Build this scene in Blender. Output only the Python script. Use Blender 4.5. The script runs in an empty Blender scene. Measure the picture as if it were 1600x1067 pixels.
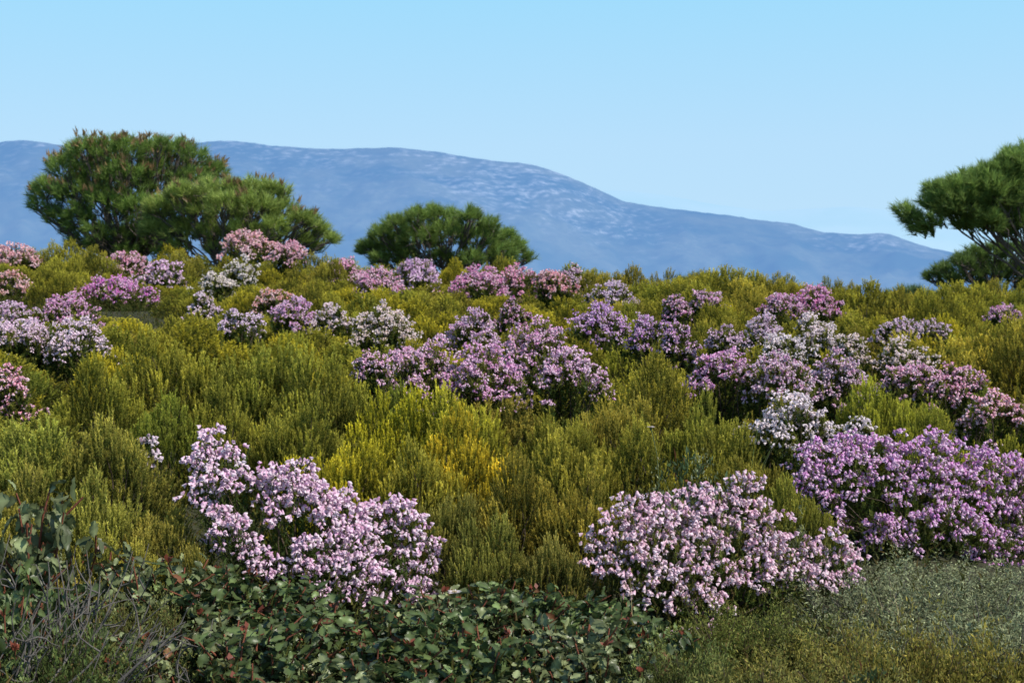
import bpy, math
import numpy as np
from mathutils import Vector

R = np.random.default_rng(20240)
sc = bpy.context.scene
COL = sc.collection
rad = math.radians

# ------------------------------------------------------------------ camera model
W, H, F = 1600.0, 1067.0, 2100.0
EYE = 1.7
HORIZON = 440.0
PITCH = math.atan((H / 2 - HORIZON) / F)          # camera looks slightly down


def at(px, py, d):
    """world point that stands at forward distance d and is seen at photo pixel (px, py)"""
    u = (px - W / 2) / F
    v = -(py - H / 2) / F
    c, s = math.cos(PITCH), math.sin(PITCH)
    dy = c + v * s
    dz = v * c - s
    return np.array([u * d / dy, d, EYE + dz * d / dy])


def project(x, y, z):
    c, s = math.cos(PITCH), math.sin(PITCH)
    dz = z - EYE
    fwd = y * c - dz * s
    up = y * s + dz * c
    return W / 2 + F * x / fwd, H / 2 - F * up / fwd


# ------------------------------------------------------------------ terrain
_bp = R.uniform(0, 6.28, 8)


def G(x, y):
    x = np.asarray(x, float)
    y = np.asarray(y, float)
    d = np.maximum(y, -15.0)
    t = np.maximum(d - 25.0, 0.0)
    dn = np.minimum(d, 25.0)
    z = 0.075 * dn - 0.00095 * dn * dn
    z = z + 0.0275 * t - 0.0042 * t * t / (1 + 0.004 * t)
    z = np.where(z < -140, -140, z)
    near = np.exp(-(np.maximum(np.hypot(x, y) - 60, 0) / 60.0))
    z = z - 1.2 * np.tanh(x / 28.0) * np.clip((y + 4) / 10.0, 0, 1) * near
    z = z + near * (0.05 * np.sin(x * 1.3 + _bp[0]) * np.sin(y * 0.9 + _bp[1])
                    + 0.035 * np.sin(x * 2.9 + _bp[2] + y * .7) * np.sin(y * 2.3 + _bp[3]))
    return z


# ------------------------------------------------------------------ mesh builder
class MB:
    def __init__(self):
        self.v, self.c, self.f, self.n = [], [], [], 0

    def add(self, V, Fs, C):
        V = np.asarray(V, float).reshape(-1, 3)
        C = np.asarray(C, float)
        if C.ndim == 1:
            C = np.tile(C, (len(V), 1))
        self.v.append(V)
        self.c.append(C)
        for f in (Fs if isinstance(Fs, list) else [Fs]):
            self.f.append(np.asarray(f, np.int64) + self.n)
        self.n += len(V)

    def mesh(self, name, mat, smooth=False):
        me = bpy.data.meshes.new(name)
        V = np.concatenate(self.v)
        C = np.concatenate(self.c)
        loops = np.concatenate([f.ravel() for f in self.f])
        tot = np.concatenate([np.full(len(f), f.shape[1]) for f in self.f])
        start = np.concatenate([[0], np.cumsum(tot)[:-1]])
        me.vertices.add(len(V))
        me.vertices.foreach_set('co', V.ravel().astype(np.float32))
        me.loops.add(len(loops))
        me.loops.foreach_set('vertex_index', loops.astype(np.int32))
        me.polygons.add(len(tot))
        me.polygons.foreach_set('loop_start', start.astype(np.int32))
        me.polygons.foreach_set('loop_total', tot.astype(np.int32))
        if smooth:
            me.polygons.foreach_set('use_smooth', np.ones(len(tot), bool))
        a = me.color_attributes.new('Col', 'FLOAT_COLOR', 'POINT')
        a.data.foreach_set('color', np.c_[C, np.ones(len(C))].astype(np.float32).ravel())
        me.update(calc_edges=True)
        me.materials.append(mat)
        return me

    def build(self, name, mat, parent=None, smooth=False, color=None, kind=None, origin=None):
        if origin is not None:
            o3 = np.asarray(origin, float)
            self.v = [v - o3 for v in self.v]
        o = bpy.data.objects.new(name, self.mesh(name, mat, smooth))
        COL.objects.link(o)
        if origin is not None:
            o.location = origin
        if parent is not None:
            o.parent = parent
        if color is not None:
            o.color = (*color, 1)
        if kind:
            o['kind'] = kind
        return o


def unit(v):
    v = np.asarray(v, float)
    return v / np.maximum(np.linalg.norm(v, axis=-1, keepdims=True), 1e-9)


def perp(d):
    a = np.where(np.abs(d[..., 2:3]) < .9, np.array([0, 0, 1.0]), np.array([1.0, 0, 0]))
    return unit(np.cross(d, a))


def sphere_pts(n, rng=None):
    rng = rng or R
    return unit(rng.normal(size=(n, 3)))


def stamp(mb, TV, TF, TC, P, X, Y, Z, S, CM=None, CA=None):
    """copy a template (vertices TV, colours TC) to points P with frames X, Y, Z and scales S"""
    n, k = len(P), len(TV)
    S = np.asarray(S, float)
    if S.ndim == 1:
        S = np.repeat(S[:, None], 3, 1)
    V = (P[:, None] + X[:, None] * (TV[None, :, 0:1] * S[:, None, 0:1])
         + Y[:, None] * (TV[None, :, 1:2] * S[:, None, 1:2])
         + Z[:, None] * (TV[None, :, 2:3] * S[:, None, 2:3]))
    C = np.repeat(TC[None], n, 0)
    if CM is not None:
        C = C * CM[:, None]
    if CA is not None:
        C = C + CA[:, None]
    off = np.arange(n)[:, None, None] * k
    mb.add(V.reshape(-1, 3), [(f[None] + off).reshape(-1, f.shape[1]) for f in TF], C.reshape(-1, 3))


def frames(d, rng=None):
    """frame with Z along d and a random roll"""
    rng = rng or R
    Z = unit(d)
    a = perp(Z)
    b = np.cross(Z, a)
    t = rng.uniform(0, 2 * np.pi, len(Z))[:, None]
    X = a * np.cos(t) + b * np.sin(t)
    return X, np.cross(Z, X), Z


def needles(mb, P, D, L, Wd, C):
    """one thin triangle per needle, root P, direction D"""
    n = len(P)
    L = np.broadcast_to(L, (n,))[:, None]
    Wd = np.broadcast_to(Wd, (n,))[:, None]
    X, Y, Z = frames(D)
    V = np.stack([P - X * Wd * .5, P + X * Wd * .5, P + Z * L], 1).reshape(-1, 3)
    Cc = np.repeat(C, 3, 0)
    mb.add(V, np.arange(3 * n).reshape(n, 3), Cc)


def blades(mb, P, D, L, Wd, C):
    """one narrow diamond leaf per point"""
    n = len(P)
    L = np.broadcast_to(L, (n,))[:, None]
    Wd = np.broadcast_to(Wd, (n,))[:, None]
    X, Y, Z = frames(D)
    V = np.stack([P, P + Z * L * .5 + X * Wd * .5, P + Z * L + Y * L * .08, P + Z * L * .5 - X * Wd * .5], 1)
    mb.add(V.reshape(-1, 3), np.arange(4 * n).reshape(n, 4), np.repeat(C, 4, 0))


def tube(mb, pts, r0, r1, sides=5, c=(0, 1, 0)):
    pts = np.asarray(pts, float)
    k = len(pts)
    T = unit(np.gradient(pts, axis=0))
    a = perp(T[:1])[0]
    rs = np.linspace(r0, r1, k)
    ang = np.linspace(0, 2 * np.pi, sides, endpoint=False)
    V = []
    for i in range(k):
        a = unit(a - T[i] * np.dot(a, T[i]))
        b = np.cross(T[i], a)
        V.append(pts[i] + rs[i] * (np.cos(ang)[:, None] * a + np.sin(ang)[:, None] * b))
    i, j = np.meshgrid(np.arange(k - 1), np.arange(sides), indexing='ij')
    j2 = (j + 1) % sides
    q = np.stack([i * sides + j, i * sides + j2, (i + 1) * sides + j2, (i + 1) * sides + j], -1).reshape(-1, 4)
    mb.add(np.concatenate(V), q, np.asarray(c, float))


def bent(a, b, bend=.1, k=5, rng=None):
    rng = rng or R
    a = np.asarray(a, float)
    b = np.asarray(b, float)
    t = np.linspace(0, 1, k)[:, None]
    L = np.linalg.norm(b - a)
    off = rng.normal(size=3) * bend * L
    off2 = rng.normal(size=3) * bend * L * .5
    return a + (b - a) * t + off * np.sin(np.pi * t) + off2 * np.sin(2 * np.pi * t)


# ------------------------------------------------------------------ materials
def new_mat(name):
    m = bpy.data.materials.new(name)
    m.use_nodes = True
    nt = m.node_tree
    nt.nodes.clear()
    return m, nt, nt.nodes.new('ShaderNodeOutputMaterial')


def nd(nt, t, **kw):
    n = nt.nodes.new(t)
    for k, v in kw.items():
        setattr(n, k, v)
    return n


def mixc(nt, a, b, f, mode='MIX'):
    n = nt.nodes.new('ShaderNodeMix')
    n.data_type = 'RGBA'
    n.blend_type = mode
    for sock, val in ((n.inputs[0], f), (n.inputs[6], a), (n.inputs[7], b)):
        if hasattr(val, 'is_linked'):
            nt.links.new(val, sock)
        elif isinstance(val, (int, float)):
            sock.default_value = val
        else:
            sock.default_value = (*val, 1)
    return n.outputs[2]


def leafy(nt, out, color, trans=.3, rough=.6, spec=.25, tcol=None):
    p = nd(nt, 'ShaderNodeBsdfPrincipled')
    p.inputs['Roughness'].default_value = rough
    p.inputs['Specular IOR Level'].default_value = spec
    nt.links.new(color, p.inputs['Base Color'])
    t = nd(nt, 'ShaderNodeBsdfTranslucent')
    nt.links.new(tcol if tcol is not None else color, t.inputs['Color'])
    mx = nd(nt, 'ShaderNodeMixShader')
    mx.inputs[0].default_value = trans
    nt.links.new(p.outputs[0], mx.inputs[1])
    nt.links.new(t.outputs[0], mx.inputs[2])
    nt.links.new(mx.outputs[0], out.inputs['Surface'])


def attr_rgb(nt):
    a = nd(nt, 'ShaderNodeAttribute', attribute_name='Col')
    s = nd(nt, 'ShaderNodeSeparateColor')
    nt.links.new(a.outputs['Color'], s.inputs[0])
    return a, s


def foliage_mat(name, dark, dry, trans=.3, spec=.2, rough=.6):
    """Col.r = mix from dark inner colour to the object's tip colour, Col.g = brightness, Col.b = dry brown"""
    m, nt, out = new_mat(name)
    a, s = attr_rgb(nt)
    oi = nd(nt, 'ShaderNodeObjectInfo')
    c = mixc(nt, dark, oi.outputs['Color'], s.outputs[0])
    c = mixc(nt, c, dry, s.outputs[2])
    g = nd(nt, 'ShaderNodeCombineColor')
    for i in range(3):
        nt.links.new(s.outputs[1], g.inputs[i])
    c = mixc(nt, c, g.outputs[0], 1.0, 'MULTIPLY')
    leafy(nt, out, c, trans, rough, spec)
    return m


M_HEATH = foliage_mat('heath_leaf', (.062, .105, .020), (.22, .14, .05), .45)
M_PINE = foliage_mat('pine_needle', (.036, .070, .020), (.34, .23, .11), .42, .3, .5)
M_BROAD = foliage_mat('leathery_leaf', (.020, .040, .012), (.22, .06, .035), .25, .4, .40)
M_SAGE = foliage_mat('grey_leaf', (.075, .085, .045), (.24, .19, .12), .3, .12, .7)
M_GRASS = foliage_mat('grass_blade', (.05, .08, .02), (.3, .24, .12), .3, .3, .5)


def petal_mat():
    """Col.r = whiteness, Col.g = brightness, Col.b = calyx brown"""
    m, nt, out = new_mat('heath_petal')
    a, s = attr_rgb(nt)
    oi = nd(nt, 'ShaderNodeObjectInfo')
    c = mixc(nt, oi.outputs['Color'], (.92, .82, .86), s.outputs[0])
    g = nd(nt, 'ShaderNodeCombineColor')
    for i in range(3):
        nt.links.new(s.outputs[1], g.inputs[i])
    c = mixc(nt, c, g.outputs[0], 1.0, 'MULTIPLY')
    c = mixc(nt, c, (.20, .13, .07), s.outputs[2])
    leafy(nt, out, c, .30, .55, .2)
    return m


M_PETAL = petal_mat()


def wood_mat(name, c0, c1, scale=30.0):
    m, nt, out = new_mat(name)
    tc = nd(nt, 'ShaderNodeTexCoord')
    n = nd(nt, 'ShaderNodeTexNoise')
    n.inputs['Scale'].default_value = scale
    n.inputs['Detail'].default_value = 5
    nt.links.new(tc.outputs['Object'], n.inputs['Vector'])
    c = mixc(nt, c0, c1, n.outputs['Fac'])
    p = nd(nt, 'ShaderNodeBsdfPrincipled')
    p.inputs['Roughness'].default_value = .85
    p.inputs['Specular IOR Level'].default_value = .15
    nt.links.new(c, p.inputs['Base Color'])
    b = nd(nt, 'ShaderNodeBump')
    b.inputs['Strength'].default_value = .4
    b.inputs['Distance'].default_value = .02
    nt.links.new(n.outputs['Fac'], b.inputs['Height'])
    nt.links.new(b.outputs[0], p.inputs['Normal'])
    nt.links.new(p.outputs[0], out.inputs['Surface'])
    return m


M_STEM = wood_mat('heath_stem', (.04, .030, .02), (.11, .085, .06), 60)
M_BARK = wood_mat('pine_bark', (.05, .042, .036), (.20, .165, .14), 9)
M_DRY = wood_mat('bleached_twig', (.035, .030, .027), (.22, .20, .18), 25)
M_REDSTEM = wood_mat('red_stem', (.10, .035, .02), (.28, .10, .06), 40)


def ground_mat():
    m, nt, out = new_mat('heath_soil')
    tc = nd(nt, 'ShaderNodeTexCoord')
    n = nd(nt, 'ShaderNodeTexNoise')
    n.inputs['Scale'].default_value = 2.2
    n.inputs['Detail'].default_value = 9
    n.inputs['Roughness'].default_value = .7
    nt.links.new(tc.outputs['Object'], n.inputs['Vector'])
    n2 = nd(nt, 'ShaderNodeTexNoise')
    n2.inputs['Scale'].default_value = 35
    n2.inputs['Detail'].default_value = 4
    nt.links.new(tc.outputs['Object'], n2.inputs['Vector'])
    c = mixc(nt, (.030, .045, .014), (.06, .065, .022), n.outputs['Fac'])
    c = mixc(nt, c, (.03, .024, .014), n2.outputs['Fac'])
    p = nd(nt, 'ShaderNodeBsdfPrincipled')
    p.inputs['Roughness'].default_value = .95
    nt.links.new(c, p.inputs['Base Color'])
    b = nd(nt, 'ShaderNodeBump')
    b.inputs['Strength'].default_value = .7
    b.inputs['Distance'].default_value = .03
    nt.links.new(n2.outputs['Fac'], b.inputs['Height'])
    nt.links.new(b.outputs[0], p.inputs['Normal'])
    nt.links.new(p.outputs[0], out.inputs['Surface'])
    return m


def mountain_mat(name, low, high, rock, painted_haze, painted_haze_strength):
    """Col.r = rock, Col.g = light/dark mottling, Col.b = how much paler the painted haze glow gets (lower slopes)"""
    m, nt, out = new_mat(name)
    a, s = attr_rgb(nt)
    tc = nd(nt, 'ShaderNodeTexCoord')
    n = nd(nt, 'ShaderNodeTexNoise')
    n.inputs['Scale'].default_value = .035
    n.inputs['Detail'].default_value = 8
    n.inputs['Roughness'].default_value = .72
    nt.links.new(tc.outputs['Object'], n.inputs['Vector'])
    cr = nd(nt, 'ShaderNodeValToRGB')
    cr.color_ramp.elements[0].position = .42
    cr.color_ramp.elements[1].position = .64
    nt.links.new(n.outputs['Fac'], cr.inputs[0])
    mul = nd(nt, 'ShaderNodeMath', operation='MULTIPLY')
    nt.links.new(cr.outputs[0], mul.inputs[0])
    nt.links.new(s.outputs[0], mul.inputs[1])
    n2 = nd(nt, 'ShaderNodeTexNoise')
    n2.inputs['Scale'].default_value = .05
    n2.inputs['Detail'].default_value = 6
    n2.inputs['Roughness'].default_value = .7
    nt.links.new(tc.outputs['Object'], n2.inputs['Vector'])
    c = mixc(nt, low, high, n2.outputs['Fac'])
    c = mixc(nt, c, (.022, .042, .034), s.outputs[1])
    c = mixc(nt, c, rock, mul.outputs[0])
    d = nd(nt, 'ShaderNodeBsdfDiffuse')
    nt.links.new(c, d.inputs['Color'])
    e = nd(nt, 'ShaderNodeEmission')                 # distance haze painted on as a glow of the slope itself
    e.inputs['Strength'].default_value = painted_haze_strength
    ec = mixc(nt, painted_haze, (painted_haze[0] * 1.35, painted_haze[1] * 1.18, painted_haze[2] * 1.06), s.outputs[2])
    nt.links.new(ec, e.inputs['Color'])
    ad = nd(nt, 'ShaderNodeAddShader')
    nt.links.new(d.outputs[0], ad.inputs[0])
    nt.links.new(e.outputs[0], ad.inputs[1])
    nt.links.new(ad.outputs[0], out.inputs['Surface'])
    return m


# ------------------------------------------------------------------ scene helpers
def tag(o, label, cat, group=None):
    o['label'] = label
    o['category'] = cat
    if group:
        o['group'] = group


def empty(name, loc, label=None, cat=None, group=None, rz=0.0):
    o = bpy.data.objects.new(name, None)
    o.empty_display_size = .2
    o.location = [float(v) for v in loc]
    o.rotation_euler = (0, 0, rz)
    COL.objects.link(o)
    if label:
        tag(o, label, cat, group)
    return o


def clone(root, loc, rz, scale, label, group, colors):
    """copy of a thing with copies of its parts; colors maps part name -> object colour"""
    r = root.copy()
    COL.objects.link(r)
    r.location = [float(v) for v in loc]
    r.rotation_euler = (0, 0, rz)
    r.scale = scale
    r['label'] = label
    if group:
        r['group'] = group
    elif 'group' in r:
        del r['group']
    for ch in list(root.children):
        c = ch.copy()
        COL.objects.link(c)
        c.parent = r
        base = ch.name.split('.')[0]
        if base in colors:
            c.color = (*colors[base], 1)
    return r


# ================================================================== SETTING
def build_ground():
    k = 9.0
    u = np.linspace(-1, 1, 201)
    xs = 9000 * np.sinh(k * u) / math.sinh(k)
    v = np.linspace(-.45, 1, 230)
    ys = 14000 * np.sinh(k * v) / math.sinh(k)
    X, Y = np.meshgrid(xs, ys)
    Z = G(X, Y)
    nx, ny = len(xs), len(ys)
    i, j = np.meshgrid(np.arange(ny - 1), np.arange(nx - 1), indexing='ij')
    q = np.stack([i * nx + j, i * nx + j + 1, (i + 1) * nx + j + 1, (i + 1) * nx + j], -1).reshape(-1, 4)
    mb = MB()
    mb.add(np.stack([X, Y, Z], -1).reshape(-1, 3), q, (0, 1, 0))
    mb.build('ground', ground_mat(), smooth=True, kind='structure')


def vnoise(x, y, seed):
    r = np.random.default_rng(seed)
    g = r.uniform(-1, 1, (256, 256))
    xi, yi = np.floor(x).astype(int), np.floor(y).astype(int)
    fx, fy = x - xi, y - yi
    fx, fy = fx * fx * (3 - 2 * fx), fy * fy * (3 - 2 * fy)
    a, b = g[xi & 255, yi & 255], g[(xi + 1) & 255, yi & 255]
    c, d = g[xi & 255, (yi + 1) & 255], g[(xi + 1) & 255, (yi + 1) & 255]
    return (a * (1 - fx) + b * fx) * (1 - fy) + (c * (1 - fx) + d * fx) * fy


def fbm(x, y, seed, o=5, g=.5):
    s, a = 0, 1
    for i in range(o):
        s = s + a * vnoise(x * 2 ** i, y * 2 ** i, seed + i)
        a *= g
    return s


def build_mountain(name, prof, dist, depth, mat, rocky, nx=520, nv=110, rough=1.0):
    pp = np.array(prof, float)
    px = np.linspace(pp[0, 0], pp[-1, 0], nx)
    py = np.interp(px, pp[:, 0], pp[:, 1])
    k = np.hanning(9)
    py = np.convolve(np.pad(py, 4, mode='edge'), k / k.sum(), 'valid')
    py = py + rough * (1.1 * fbm(px / 46, px * 0 + 3.3, 5) + .7 * fbm(px / 9, px * 0 + 7.3, 9, 3))
    ridge = np.array([at(a, b, dist) for a, b in zip(px, py)])
    s = np.concatenate([np.linspace(0, 1, nv), 1 + np.linspace(.02, .6, 14)])
    S, X = np.meshgrid(s, ridge[:, 0], indexing='ij')
    Zr = np.broadcast_to(ridge[:, 2], S.shape)
    f = np.clip(S, 0, 1)
    fall = np.clip(2 - S, 0, 1)
    Y = dist - depth * (1 - S)
    Xs = X * (Y / dist)
    base = -145.0
    Z = base + (Zr - base) * np.where(S <= 1, f ** 0.94, fall ** .8)
    env = np.where(S <= 1, (f * (1 - f)) * 4, .4 * (S - 1))
    sc_ = dist / 5000.0
    rav = np.abs(fbm(X / (420 * sc_) + f * .5, f * 2.0, 20, 5, .55))
    Z = Z + env * (rough * sc_ * (17 * fbm(X / (260 * sc_), f * 4.4, 40, 7, .62) - 26 * rav + 8))
    hill = np.clip((Zr - base) / 400, 0.15, 1.2)
    nr, nc = S.shape
    i, j = np.meshgrid(np.arange(nr - 1), np.arange(nc - 1), indexing='ij')
    q = np.stack([i * nc + j, i * nc + j + 1, (i + 1) * nc + j + 1, (i + 1) * nc + j], -1).reshape(-1, 4)
    pxg = np.broadcast_to(px, S.shape)
    # pale limestone outcrops: thickest just under the ridge and over the rounded shoulder
    w = np.exp(-((pxg - 840) / 170) ** 2) * np.clip((f - .42) / .3, 0, 1)
    w = np.maximum(w, .75 * np.clip((f - .78) / .12, 0, 1) * np.clip(1 - np.abs(pxg - 660) / 380, 0, 1) ** .4)
    w = np.maximum(w, .8 * np.exp(-((pxg - 1360 - (1 - f) * 70) / 95) ** 2) * np.clip((f - .68) / .2, 0, 1))
    w = np.maximum(w, .5 * np.exp(-((pxg - 1235) / 22) ** 2) * np.clip((f - .85) / .1, 0, 1))
    w = np.maximum(w, .55 * np.exp(-((pxg - 70) / 90) ** 2) * np.clip((f - .88) / .1, 0, 1))
    w = np.maximum(w, .22 * np.clip((f - .5) / .2, 0, 1) * (pxg < 1000))
    strat = fbm(X / (34 * sc_) + 5 * vnoise(X / 300, f * 6, 77), (Z - X * .05) / (11 * sc_), 60, 5, .8)
    rock = np.clip(w * (.30 + 1.25 * strat) - .03, 0, 1) * rocky
    mott = np.clip(.5 + .7 * fbm(X / (240 * sc_), f * 9, 80, 5, .6), 0, 1)
    painted_haze = np.clip(1 - f * 1.25, 0, 1)
    mb = MB()
    mb.add(np.stack([Xs, Y, Z], -1).reshape(-1, 3), q, np.stack([rock, mott, painted_haze], -1).reshape(-1, 3))
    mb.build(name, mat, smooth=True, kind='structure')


build_ground()
ridge = [(-1200, 330), (-700, 268), (-300, 236), (-80, 228), (0, 223), (40, 219), (95, 227), (200, 231), (290, 226),
         (335, 221), (370, 220), (430, 228), (500, 233), (560, 233), (600, 230), (622, 229), (650, 235), (680, 238),
         (760, 249), (830, 257), (870, 269), (920, 289), (975, 316), (1040, 325), (1100, 332), (1180, 343),
         (1230, 348), (1280, 362), (1340, 366), (1385, 363), (1430, 381), (1480, 393), (1560, 408), (1700, 425),
         (1950, 437), (2300, 442)]
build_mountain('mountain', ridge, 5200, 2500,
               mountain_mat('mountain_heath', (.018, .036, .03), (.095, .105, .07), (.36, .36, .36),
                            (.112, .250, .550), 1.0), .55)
far = [(500, 440), (800, 330), (900, 302), (960, 297), (1040, 305), (1130, 322), (1200, 330), (1270, 326), (1330, 322), (1400, 330),
       (1500, 350), (1700, 372), (2000, 400), (2400, 440)]
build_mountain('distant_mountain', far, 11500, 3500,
               mountain_mat('distant_painted_haze', (.03, .04, .04), (.05, .06, .05), (.2, .2, .2),
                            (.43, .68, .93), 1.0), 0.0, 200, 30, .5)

# ================================================================== HEATH BUSHES
BELL_V, BELL_F, BELL_C = None, None, None


def bell_template():
    V, C = [(0, 0, 0)], [(.1, .9, .40)]
    n = 6
    for (z, r, w, g, b) in ((-.26, .26, .10, .97, .10), (-.64, .39, .25, 1.0, 0), (-1.0, .50, .70, 1.1, 0)):
        for i in range(n):
            a = 2 * np.pi * i / n
            zz = z
            rr = r
            if z == -1.0:
                zz = -1.06 if i % 2 else -.84
                rr = r * (1.12 if i % 2 else .92)
            V.append((rr * np.cos(a), rr * np.sin(a), zz))
            C.append((w, g, b))
    tri = [(0, 1 + i, 1 + (i + 1) % n) for i in range(n)]
    quad = []
    for k in range(2):
        a0, b0 = 1 + k * n, 1 + (k + 1) * n
        for i in range(n):
            quad.append((a0 + i, b0 + i, b0 + (i + 1) % n, a0 + (i + 1) % n))
    return np.array(V, float), [np.array(tri), np.array(quad)], np.array(C, float)


BELL = bell_template()


def bells(mb, P, D, size, white):
    """little hanging bells, tips pointing along D; white = extra paleness per bell"""
    n = len(P)
    X, Y, Z = frames(-unit(D))
    sz = np.stack([size * R.uniform(.85, 1.15, n)] * 2 + [size * R.uniform(.95, 1.35, n)], -1)
    CM = np.ones((n, 3))
    CM[:, 1] = R.uniform(.8, 1.1, n)
    CA = np.zeros((n, 3))
    CA[:, 0] = white
    stamp(mb, *BELL, P, X, Y, Z, sz, CM, CA)


def shoots(mb, base, dirn, length, per, leaf, wid, t0=.15, tip_pow=1.25, bright=None, dry=0.0, curve=.12):
    """plumes: needles set all the way round each shoot"""
    n = len(base)
    base = np.repeat(base, per, 0)
    d = unit(np.repeat(dirn, per, 0))
    L = np.repeat(length, per)[:, None]
    t = (np.tile((np.arange(per) + .5) / per, n) + R.uniform(-.3, .3, n * per) / per)
    t = (t0 + (1 - t0) * t)[:, None]
    a = perp(d)
    b = np.cross(d, a)
    cv = np.repeat(R.normal(size=(n, 2)), per, 0) * curve
    p = base + d * L * t + (a * cv[:, :1] + b * cv[:, 1:]) * L * t * t
    ph = R.uniform(0, 2 * np.pi, n * per)[:, None]
    rd = a * np.cos(ph) + b * np.sin(ph)
    sp = R.uniform(.55, 1.30, (n * per, 1)) * (1.08 - .42 * t)
    dd = d * np.cos(sp) + rd * np.sin(sp)
    br = np.repeat(R.uniform(.72, 1.15, n) if bright is None else bright, per) * R.uniform(.65, 1.35, n * per)
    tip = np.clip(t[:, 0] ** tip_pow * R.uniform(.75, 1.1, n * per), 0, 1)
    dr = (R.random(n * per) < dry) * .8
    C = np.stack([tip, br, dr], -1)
    needles(mb, p, dd, leaf * R.uniform(.75, 1.25, n * per), wid, C)


def dome_heads(nc, rx, h, rng, edge=.25):
    i = np.arange(nc) + .5
    r = np.sqrt(i / nc)
    th = i * 2.39996 + rng.uniform(0, 6)
    x = rx * r * np.cos(th) * rng.uniform(.85, 1.1, nc)
    y = rx * r * np.sin(th) * rng.uniform(.85, 1.1, nc)
    z = h * (1 - (1 - edge) * r ** 2.6) * rng.uniform(.64, 1.08, nc)
    return np.stack([x, y, z], -1)


def green_proto(seed, ns=560, per=42, rx=.5, h=.75, leaf=.022, wid=.009, sl=.16):
    """compact rounded bush: short upright plumes all over a lumpy dome"""
    rng = np.random.default_rng(seed)
    root = empty('heath_bush', (0, 0, -50))
    nc = 11
    heads = dome_heads(nc, rx * .78, h, rng, .45)
    i = np.arange(ns) + .5
    r = np.sqrt(i / ns)
    th = i * 2.39996 + rng.normal(size=ns) * .12
    x, y = rx * r * np.cos(th), rx * r * np.sin(th)
    # every lump is a small dome of its own; the bush is the upper envelope of its lumps
    dx, dy = x[:, None] - heads[None, :, 0], y[:, None] - heads[None, :, 1]
    rr2 = dx * dx + dy * dy
    lump = heads[None, :, 2] - rr2 * rng.uniform(7, 11.5, nc)[None]
    own = lump.argmax(1)
    z = np.maximum(lump.max(1), .10 * h)
    z = z * (1 - .55 * np.clip((r - .72) / .28, 0, 1) ** 1.6) + rng.normal(size=ns) * .022
    hx = heads[own]
    lat = np.stack([x, y], -1) - hx[:, :2]
    d = unit(np.c_[lat * 1.5 + np.stack([x, y], -1) * .25, np.full(ns, .85)] + rng.normal(size=(ns, 3)) * .10)
    L = sl * rng.uniform(.7, 1.35, ns)
    edge = np.clip(1.08 - rr2[np.arange(ns), own] * 30, .22, 1)       # shade painted into the hollows between lumps
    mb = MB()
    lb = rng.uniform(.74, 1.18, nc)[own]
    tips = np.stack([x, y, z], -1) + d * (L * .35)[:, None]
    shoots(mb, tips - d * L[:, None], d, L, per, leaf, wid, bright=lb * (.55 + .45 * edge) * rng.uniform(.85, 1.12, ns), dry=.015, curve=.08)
    m = 190
    th = rng.uniform(0, 2 * np.pi, m)
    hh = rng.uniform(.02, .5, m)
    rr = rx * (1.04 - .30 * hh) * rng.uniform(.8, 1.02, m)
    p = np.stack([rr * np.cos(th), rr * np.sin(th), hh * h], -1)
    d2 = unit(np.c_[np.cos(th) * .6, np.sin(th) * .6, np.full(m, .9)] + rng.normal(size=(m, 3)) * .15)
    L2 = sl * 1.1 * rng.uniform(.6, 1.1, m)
    shoots(mb, p - d2 * L2[:, None] * .5, d2, L2, per, leaf, wid, bright=rng.uniform(.4, .75, m), dry=.10, tip_pow=1.8)  # low flank shoots coloured dimmer, as painted shade
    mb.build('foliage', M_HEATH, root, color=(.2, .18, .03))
    sb = MB()
    for k, hd in enumerate(heads[::2]):
        b0 = np.array([hd[0] * .12, hd[1] * .12, -.06])
        mid = bent(b0, hd - np.array([0, 0, .12]) - np.r_[unit(hd[:2]) * .03, 0], .06, 6, rng)
        tube(sb, mid, .011, .0035, 4)
    sb.build('stems', M_STEM, root)
    return root


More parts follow.
